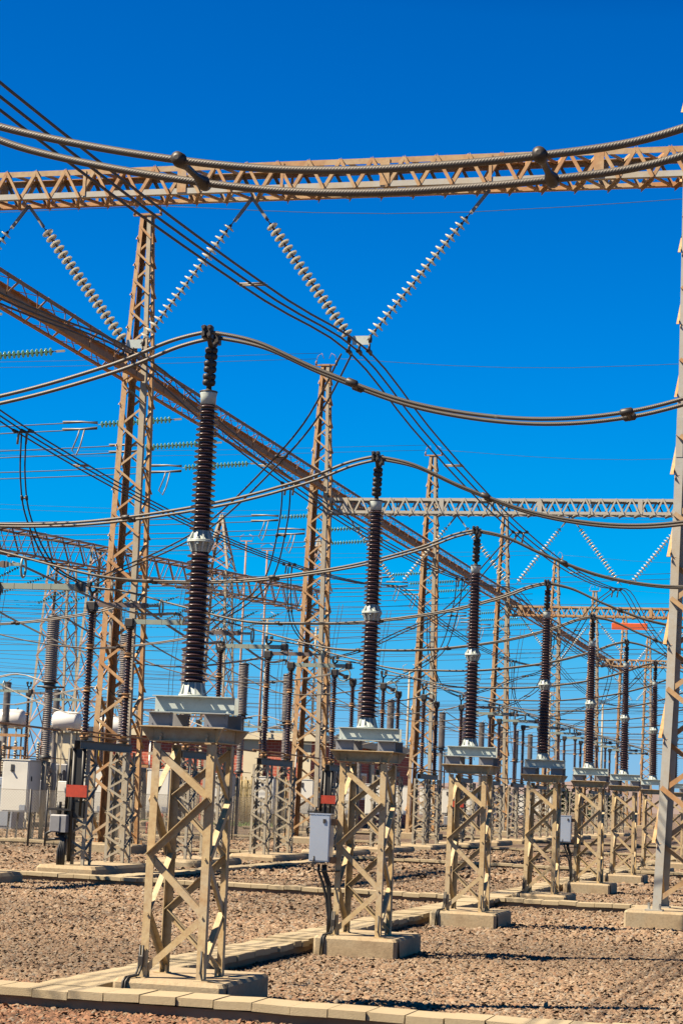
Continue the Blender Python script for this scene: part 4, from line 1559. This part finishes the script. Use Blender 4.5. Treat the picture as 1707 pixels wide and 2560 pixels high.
for j, (u0_, u1_) in enumerate(((-16, 10.2), (10.2, 22.6), (22.6, 36))):
    a = FA + fd * u0_
    b = thing('lattice_girder', ['far rusty red lattice girder behind the left edge', 'far rusty red lattice girder behind the nearest tower', 'far rusty red lattice girder reaching the second pointed tower'][j],
              'lattice girder', a.x, a.y, 0, 'far rusty girders')
    b.rotation_euler = (0, 0, rot_for(fd))
    L = u1_ - u0_
    lattice(b, (0, 0, 15.0), (L, 0, 15.0), 1.5, 1.5, (0, 1, 0), 1.5, 'far_rust', .12, .075, (), False)


def make_pyramid_tower(peak):
    t = thing('lattice_tower', '', 'lattice tower', 0, 0)

    def hf(z):
        return 1.5 + (.75 - 1.5) * min(z, 16.5) / 16.5 if z <= 16.5 else max(.1, .95 * (20.6 - z) / 4.1)
    m = MB()
    tops = [(0, 15), (15, 16.5)] + ([(16.6, 20.4)] if peak else [])
    for a, b in tops:
        for sx in (-1, 1):
            for sy in (-1, 1):
                m.angle((sx * hf(a), sy * hf(a), a), (sx * hf(b), sy * hf(b), b), .15, .02, (-sx, 0, 0), (0, -sy, 0))
    obj('legs' if False else 'frame', m, 'pale_steel', t)
    m = MB()
    lv = [.3, 3, 5.6, 8, 10.2, 12.2, 14, 15.2, 16.5] + ([17.6, 18.6, 19.4, 20.2] if peak else [])
    for i in range(len(lv) - 1):
        z0, z1 = lv[i], lv[i + 1]
        if z0 == 16.5:
            z0 = 16.6
        h0, h1 = hf(z0), hf(z1)
        for sgn in (-1, 1):
            for f in (-1, 1):
                for q0, q1, n_ in ((V3((f * h0, sgn * h0, z0)), V3((-f * h1, sgn * h1, z1)), V3((0, sgn, 0))), (V3((sgn * h0, f * h0, z0)), V3((sgn * h1, -f * h1, z1)), V3((sgn, 0, 0)))):
                    d = n_.cross((q1 - q0).normalized()).normalized()
                    m.angle(q0 + n_ * .01 * (2 + f), q1 + n_ * .01 * (2 + f), .07, .01, d, -n_)
    if peak:
        m.tube([(-.3, 0, 20.5), (.3, 0, 20.5)], .03, 5)
    obj('bracing', m, 'far_rust', t)
    return t


py = make_pyramid_tower(True)
fp = [FA + fd * q for q in (-2.5, 10.2, 22.6, 35.2)]
py.location = G(fp[2].x, fp[2].y)
tag(py, 'left one of the two far pointed lattice towers on the red girder', None, 'far lattice towers')
dup(py, fp[3].x, fp[3].y, 0, 'right one of the two far pointed lattice towers on the red girder')
pf = make_pyramid_tower(False)
pf.location = G(fp[0].x, fp[0].y)
tag(pf, 'far flat-topped lattice tower under the red girder near the left edge', None, 'far lattice towers')
dup(pf, fp[1].x, fp[1].y, 0, 'far flat-topped lattice tower under the red girder behind the nearest tower')
dup(pf, -47, 110, 0, 'farther flat-topped lattice tower left of the pointed ones')
for j, (s_, t_, zt) in enumerate(((-38.5, 124, 20), (-38.5, 129.4, 20), (-33, 112, 13.2), (-31, 117, 13.2), (-25, 120, 10.5), (-22, 128, 10.5), (-17, 132, 10), (-14, 139, 9.6))):
    m = MB().tube([(0, 0, 0), (0, 0, zt)], [.11, .07], 7)
    m.box((0, 0, zt), (.9, .1, .08))
    for sx in (-1, 1):
        m.tube([(sx * .45, 0, zt), (sx * .5, 0, zt + .35), (sx * .2, 0, zt + .5)], .02, 5)
    o = obj('mast', m, 'far_rust' if j < 2 else 'pale_steel', None, G(s_, t_), (0, 0, -A))
    tag(o, ['slim rusty mast above the red girder, left one', 'slim rusty mast above the red girder, right one'][j] if j < 2 else 'slim pale mast with a short crossbar among the distant wires', 'mast', 'slim masts')

# dark green strings and wires in front of the far girder
rnd = random.Random(4)
gs = [(195, 1478, .9), (250, 1476, .9), (215, 1415, 0), (45, 1425, .0), (20, 1412, .0), (300, 1445, .2), (400, 1548, 1), (445, 1520, 1), (520, 1490, 1), (590, 1500, 1), (620, 1515, 1), (560, 1570, 1), (470, 1590, 1)]
for j in range(13):
    u = -8 + 3.1 * j
    p = FA + fd * u + V3((1.2, -1.0, 0))
    a = (p.x, p.y, 14.3 - .1 * (j % 3))
    b = (p.x - 2.6 + .2 * (j % 2), p.y - 2.2, 12.7 - .3 * (j % 2))
    ins_string(a, b, 'dark green glass string slanting below the far red girder', .3, 20, 'dark green strings below the far girder', GDISC, parts=False)
for o in [q for q in bpy.data.objects if q.name.startswith('discs') and q.parent.get('group') == 'dark green strings below the far girder']:
    o.data.materials[0] = M['dark_green_glass']
    o.scale = (1, 1, 1)
for j in range(22):
    tt = 62 + 5.0 * j
    zz_ = rnd.uniform(6.5, 14.0)
    s1 = rnd.choice((-8, -2, 4, 9))
    sg_ = rnd.uniform(.3, 1.0)
    pts = [(-62, tt, zz_ + .5), (-45, tt, zz_ - sg_ * .6), (-30, tt, zz_ - sg_), (-18, tt, zz_ - sg_ * .5), (s1, tt, zz_ + .4)]
    cable_thing('far_wire', 'thin dark wires crossing the background at mid height', 'cable', pts, ((0, 0, 0), (0, 0, -.25)), .012, 'thin_wire', 'thin background wires', (), 4, 4)
for j in range(14):
    s_, t_ = -44 + 2.3 * j, 78 + 3.1 * j
    pts = [(s_, t_, 13.8 - .05 * j), (s_ - .4, t_, 10), (s_ - .55, t_, 7), (s_ - .2, t_, 4.4)]
    cable_thing('far_dropper', 'thin pair of wires hanging straight down in front of the far lattice towers', 'cable', pts, ((-.12, 0, 0), (.12, 0, 0)), .016, 'thin_wire', 'thin hanging wires', (), 4, 4)
# shield wires between tower tops
for k in range(1, 7):
    cable_thing('shield_wire', f'hair-thin wire leading from the top of the {ORD[k - 1]} left tower', 'cable',
                [(TS - .38, TT[k], 17.6), (TS - 18, TT[k] - 2, 17.0), (TS - 40, TT[k] - 4, 17.4)], ((0, 0, 0), (0, .6, .35)), .008, 'thin_wire', 'shield wires', (), 5, 4)
    cable_thing('shield_wire', f'hair-thin wire running right from the top of the {ORD[k - 1]} left tower', 'cable',
                [(TS + .38, TT[k], 17.6), (TS + 9, TT[k], 17.15), (TS + 24, TT[k] - .5, 17.6)], ((0, 0, 0),), .008, 'thin_wire', 'shield wires', (), 5, 4)

# ------------------------------------------------------------------ tanks at the left
for j, (s_, t_, zc) in enumerate(((-36.8, 80, 4.98), (-33.77, 80, 4.96), (-31.3, 80, 4.75))):
    t = thing('oil_tank', ['white round-ended oil tank at the left edge', 'white round-ended oil tank behind the brown column', 'white round-ended oil tank beside the nearest lattice tower'][j], 'tank', s_, t_, 0, 'white oil tanks')
    my = Matrix.Rotation(rad(90), 3, 'Y')
    m = MB().lathe([(.06, -.74), (.33, -.71), (.45, -.63), (.49, -.54), (.49, .56), (.42, .66), (.1, .7)], 24, (0, 0, zc), my)
    obj('body', m, 'white_paint', t)
    m = MB().lathe([(.09, -.03), (.09, .03)], 12, (-.73, 0, zc), my)
    for a in (-.2, .3):
        m.lathe([(.05, zc + .45), (.05, zc + .58)], 8, (a, 0, 0))
    obj('manhole', m, 'dark_grey', t)
    m = MB()
    for x in (-.4, .4):
        for y in (-.35, .35):
            m.angle((x, y, 0), (x, y, zc - .38), .09, .012, (1, 0, 0), (0, 1, 0))
        m.box((x, 0, zc - .47), (.1, .9, .08))
        m.flat((x, -.35, .4), (x, .35, 2.2), .06, .01, (1, 0, 0))
        m.flat((x, .35, 2.2), (x, -.35, zc - .5), .06, .01, (1, 0, 0))
    obj('frame', m, 'pale_steel', t)
    m = MB().cbox((-1.0, .6, .2), (1.2, 2.6, 2.8), .05)
    for x in (-.8, -.5, -.2, .1, .4, .7, 1.0):
        m.box((x, .48, 1.5), (.03, .28, 2.0))
    obj('transformer_tank', m, 'grey_paint', t)

# ------------------------------------------------------------------ small yard clutter at the left
rc = random.Random(9)
for j in range(26):
    s_, t_ = -23.5 - rc.random() * 9, 46 + rc.random() * 40
    hgt = rc.uniform(2.6, 4.2)
    m = MB()
    if j % 3 == 0:
        small_lattice(m, 0, 0, .3, .3, 0, hgt * .8, .06, 6, .05)
        m.box((0, 0, hgt * .8 + .08), (1.5, .2, .14))
        for x in (-.5, .5):
            m.lathe(sheds(hgt * .8 + .15, hgt * .8 + 1.2, 10, .05, .09), 10, (x, 0, 0))
        lab, mm, nm = 'small lattice stand with two short insulators in the crowded yard at the left', 'pale_steel', 'equipment_stand'
    elif j % 3 == 1:
        m.tube([(0, 0, 0), (0, 0, hgt)], .06, 8)
        m.box((0, 0, hgt), (1.8, .12, .12))
        m.tube([(-.8, 0, hgt), (-.8, 0, hgt - .9), (.1, 0, hgt - 1.2)], .03, 6)
        m.tube([(.8, 0, hgt), (.8, .3, hgt - 1.4)], .03, 6)
        lab, mm, nm = 'rusty pipe post with crossbar in the crowded yard at the left', 'rust_flange', 'pipe_post'
    else:
        m.cbox((-.35, -.25, .9), (.35, .25, 1.9), .02)
        for x in (-.3, .3):
            m.box((x, 0, .45), (.06, .06, .9))
        m.box((0, -.26, 1.4), (.5, .02, .8))
        lab, mm, nm = 'pale grey junction cabinet on short legs in the crowded yard at the left', 'cabinet_paint', 'junction_cabinet'
    tag(obj(nm, m, mm, None, G(s_, t_), (0, 0, -A)), lab, 'yard equipment', 'crowded equipment behind the fence')
k = thing('kiosk', 'bluish steel kiosk standing behind the fence at the left edge', 'kiosk', -25.2, 53, 0)
obj('body', MB().cbox((-1.4, -.5, .1), (.75, .6, 1.95), .02), 'blue_grey', k)
obj('door', MB().cbox((-.2, -.53, .2), (.6, -.505, 1.85), .006), 'blue_grey', k)
o = obj('oil_pipe', MB().tube([(0, 0, 0), (0, 0, 4.6), (.1, 0, 4.75)], .05, 8), 'yellow', None, G(-28.6, 71.5))
tag(o, 'upright yellow pipe beside the nearest lattice tower', 'pipe')
ch = thing('chair', 'dark red plastic chair standing on the gravel behind the nearest stand', 'chair', -20.4, 56.5)
obj('seat', MB().box((0, 0, .48), (.5, .5, .05)), 'red_brick', ch)
obj('backrest', MB().cbox((-.25, .2, .5), (.25, .26, 1.05), .02), 'red_brick', ch)
for x in (-.22, .22):
    for y in (-.22, .22):
        obj('leg', MB().box((x, y, .23), (.05, .05, .46)), 'red_brick', ch)

# ------------------------------------------------------------------ fence of wire mesh


def fence(s0, t0, s1, t1, label, hgt=1.5, step=.085):
    d = V3((s1 - s0, t1 - t0, 0))
    L = d.length
    th = thing('wire_fence', label, 'fence', s0, t0)
    d.normalize()
    m = MB()
    n = int((L + hgt) / step)
    r = .0035
    for i in range(n):
        x = i * step
        for sg in (1, -1):
            # line from (x,0) to (x-hgt, hgt) or mirrored
            xa, xb = (x, x - hgt)
            za, zb = GZ + .05, GZ + .05 + hgt
            if xb < 0:
                zb -= -xb
                xb = 0
            if xa > L:
                za += xa - L
                xa = L
            if xa <= xb:
                continue
            if sg < 0:
                xa, xb = L - xa, L - xb
            q0, q1 = d * xa + V3((0, 0, za)), d * xb + V3((0, 0, zb))
            m.tube([q0, q1], r, 3, smooth=False, caps=False)
    for z in (GZ + .5, GZ + .05, GZ + .05 + hgt):
        m.tube([V3((0, 0, z)), d * L + V3((0, 0, z))], .006, 4)
    obj('mesh_panel', m, 'pale_steel', th)
    k = 0
    while k <= L + .1:
        p = d * min(k, L)
        obj('fence_post', MB().tube([p + V3((0, 0, 0)), p + V3((0, 0, hgt + .12))], .03, 6), 'dark_grey', th)
        k += 3.4


fence(-23.5, 35.9, -16.2, 35.9, 'wire mesh fence across the left edge in front of the white cabinet')
fence(-16.2, 35.9, -16.2, 70, 'wire mesh fence running back past the breakers from its corner post')

# ------------------------------------------------------------------ building
bx = thing('brick_building', 'low brick building with cream panels and a flat roof behind the stands', 'building', -24.3, 93.0)
m = MB().box2((-16, .15, -.1), (-.15, 26, 4.72))
obj('wall', m, 'red_brick', bx)
pan = [(-16, -12.5), (-4.05, -2.88), (-.85, -.12)]
for a, b in pan:
    obj('wall_panel', MB().box2((a, .02, 0), (b, .14, 4.72)), 'cream_wall', bx)
for a in (4, 9, 14, 19):
    obj('wall_panel', MB().box2((-.14, a, 0), (-.02, a + .9, 4.72)), 'cream_wall', bx)
m = MB().box2((-16.2, -.25, 4.725), (.25, 26.2, 5.12))
obj('roof', m, 'cream_wall', bx)
for a in (1.0, 5.3, 10.3, 15.3):
    w_ = obj('window', MB().box2((-.13, a, 1.6), (.0, a + 2.6, 3.2)), 'white_paint', bx)
    for q in range(2):
        obj('pane', MB().box2((.002, a + .12 + 1.25 * q, 1.72), (.012, a + 1.23 + 1.25 * q, 3.08)), 'glass', w_)
w_ = obj('door', MB().box2((-7.9, .10, 0), (-6.9, .145, 2.2)), 'dark_grey', bx)
for a in (-9.6, -.98):
    obj('drain_pipe', MB().tube([(a, -.0, .1), (a, -.0, 4.5)], .06, 6), 'white_paint', bx)
m = MB()
for i in range(60):
    x = -.0 + i * .055
    m.tube([(x, rc.uniform(-.03, .03), 0), (x + rc.uniform(-.04, .04), rc.uniform(-.03, .03), 2.5 + rc.uniform(-.1, .15))], .03, 5)
m.box((1.6, .06, 1.0), (3.4, .04, .08))
m.box((1.6, .06, 2.0), (3.4, .04, .08))
o = obj('reed_screen', m, plain('reed', (0.52, 0.40, 0.19), .9, var=.3, scale=8), None, G(-27.9, 89.5), (0, 0, -A))
tag(o, 'straw coloured reed screen in front of the brick building', 'screen')
m = MB()
for i in range(1400):
    x, y = rc.uniform(0, 8), rc.uniform(0, 5)
    a = rc.uniform(0, 6.28)
    m.add([(x, y, 0), (x + .03 * math.cos(a), y + .03 * math.sin(a), 0), (x + .08 * math.cos(a * 3), y + .08 * math.sin(a * 3), rc.uniform(.12, .3))], [(0, 1, 2)])
m.add([(0, 0, .012), (8, 0, .012), (8, 5, .012), (0, 5, .012)], [(0, 1, 2, 3)])
tag(obj('grass', m, 'grass', None, G(-31.5, 82.5, GZ), (0, 0, -A)), kind='stuff')

# ------------------------------------------------------------------ orange plate under the third beam
t = thing('warning_board', 'long orange board hanging under the third cross beam at the right', 'board', -6.7, 91.4)
obj('board', MB().cbox((-.95, -.04, 11.2), (.95, .04, 11.55), .02), 'orange', t)
for x in (-.8, .8):
    obj('hanger', MB().box((x, 0, 11.7), (.05, .03, .34)), 'rust_flange', t)

# ------------------------------------------------------------------ bushes far right
for j, (s_, t_, hh) in enumerate(((-19, 150, 3.4), (-15.5, 152, 2.8), (-27, 160, 3.0), (-9, 175, 2.6))):
    b = thing('bush', 'dark green bush on the horizon between the stands', 'bush', s_, t_, 0, 'bushes on the horizon')
    m = MB()
    for i in range(1500):
        a, e, q = rc.uniform(0, 6.28), rc.uniform(-.2, 1.5), rc.random() ** .4
        lob = 1 + .3 * math.sin(3 * a + j) * math.cos(2 * e)
        c = V3((math.cos(a) * math.cos(e) * 1.9 * q * lob, math.sin(a) * math.cos(e) * 1.9 * q * lob, hh * .42 + math.sin(e) * hh * .58 * q * lob))
        x, y = V3((rc.uniform(-1, 1), rc.uniform(-1, 1), rc.uniform(-1, 1))) * .16, V3((rc.uniform(-1, 1), rc.uniform(-1, 1), rc.uniform(-1, 1))) * .16
        m.add([c - x, c + y, c + x, c - y], [(0, 1, 2, 3)])
    obj('crown', m, 'leaf', b)
    obj('trunk', MB().tube([(0, 0, 0), (0, 0, hh * .6)], [.12, .06], 6), 'bark', b)
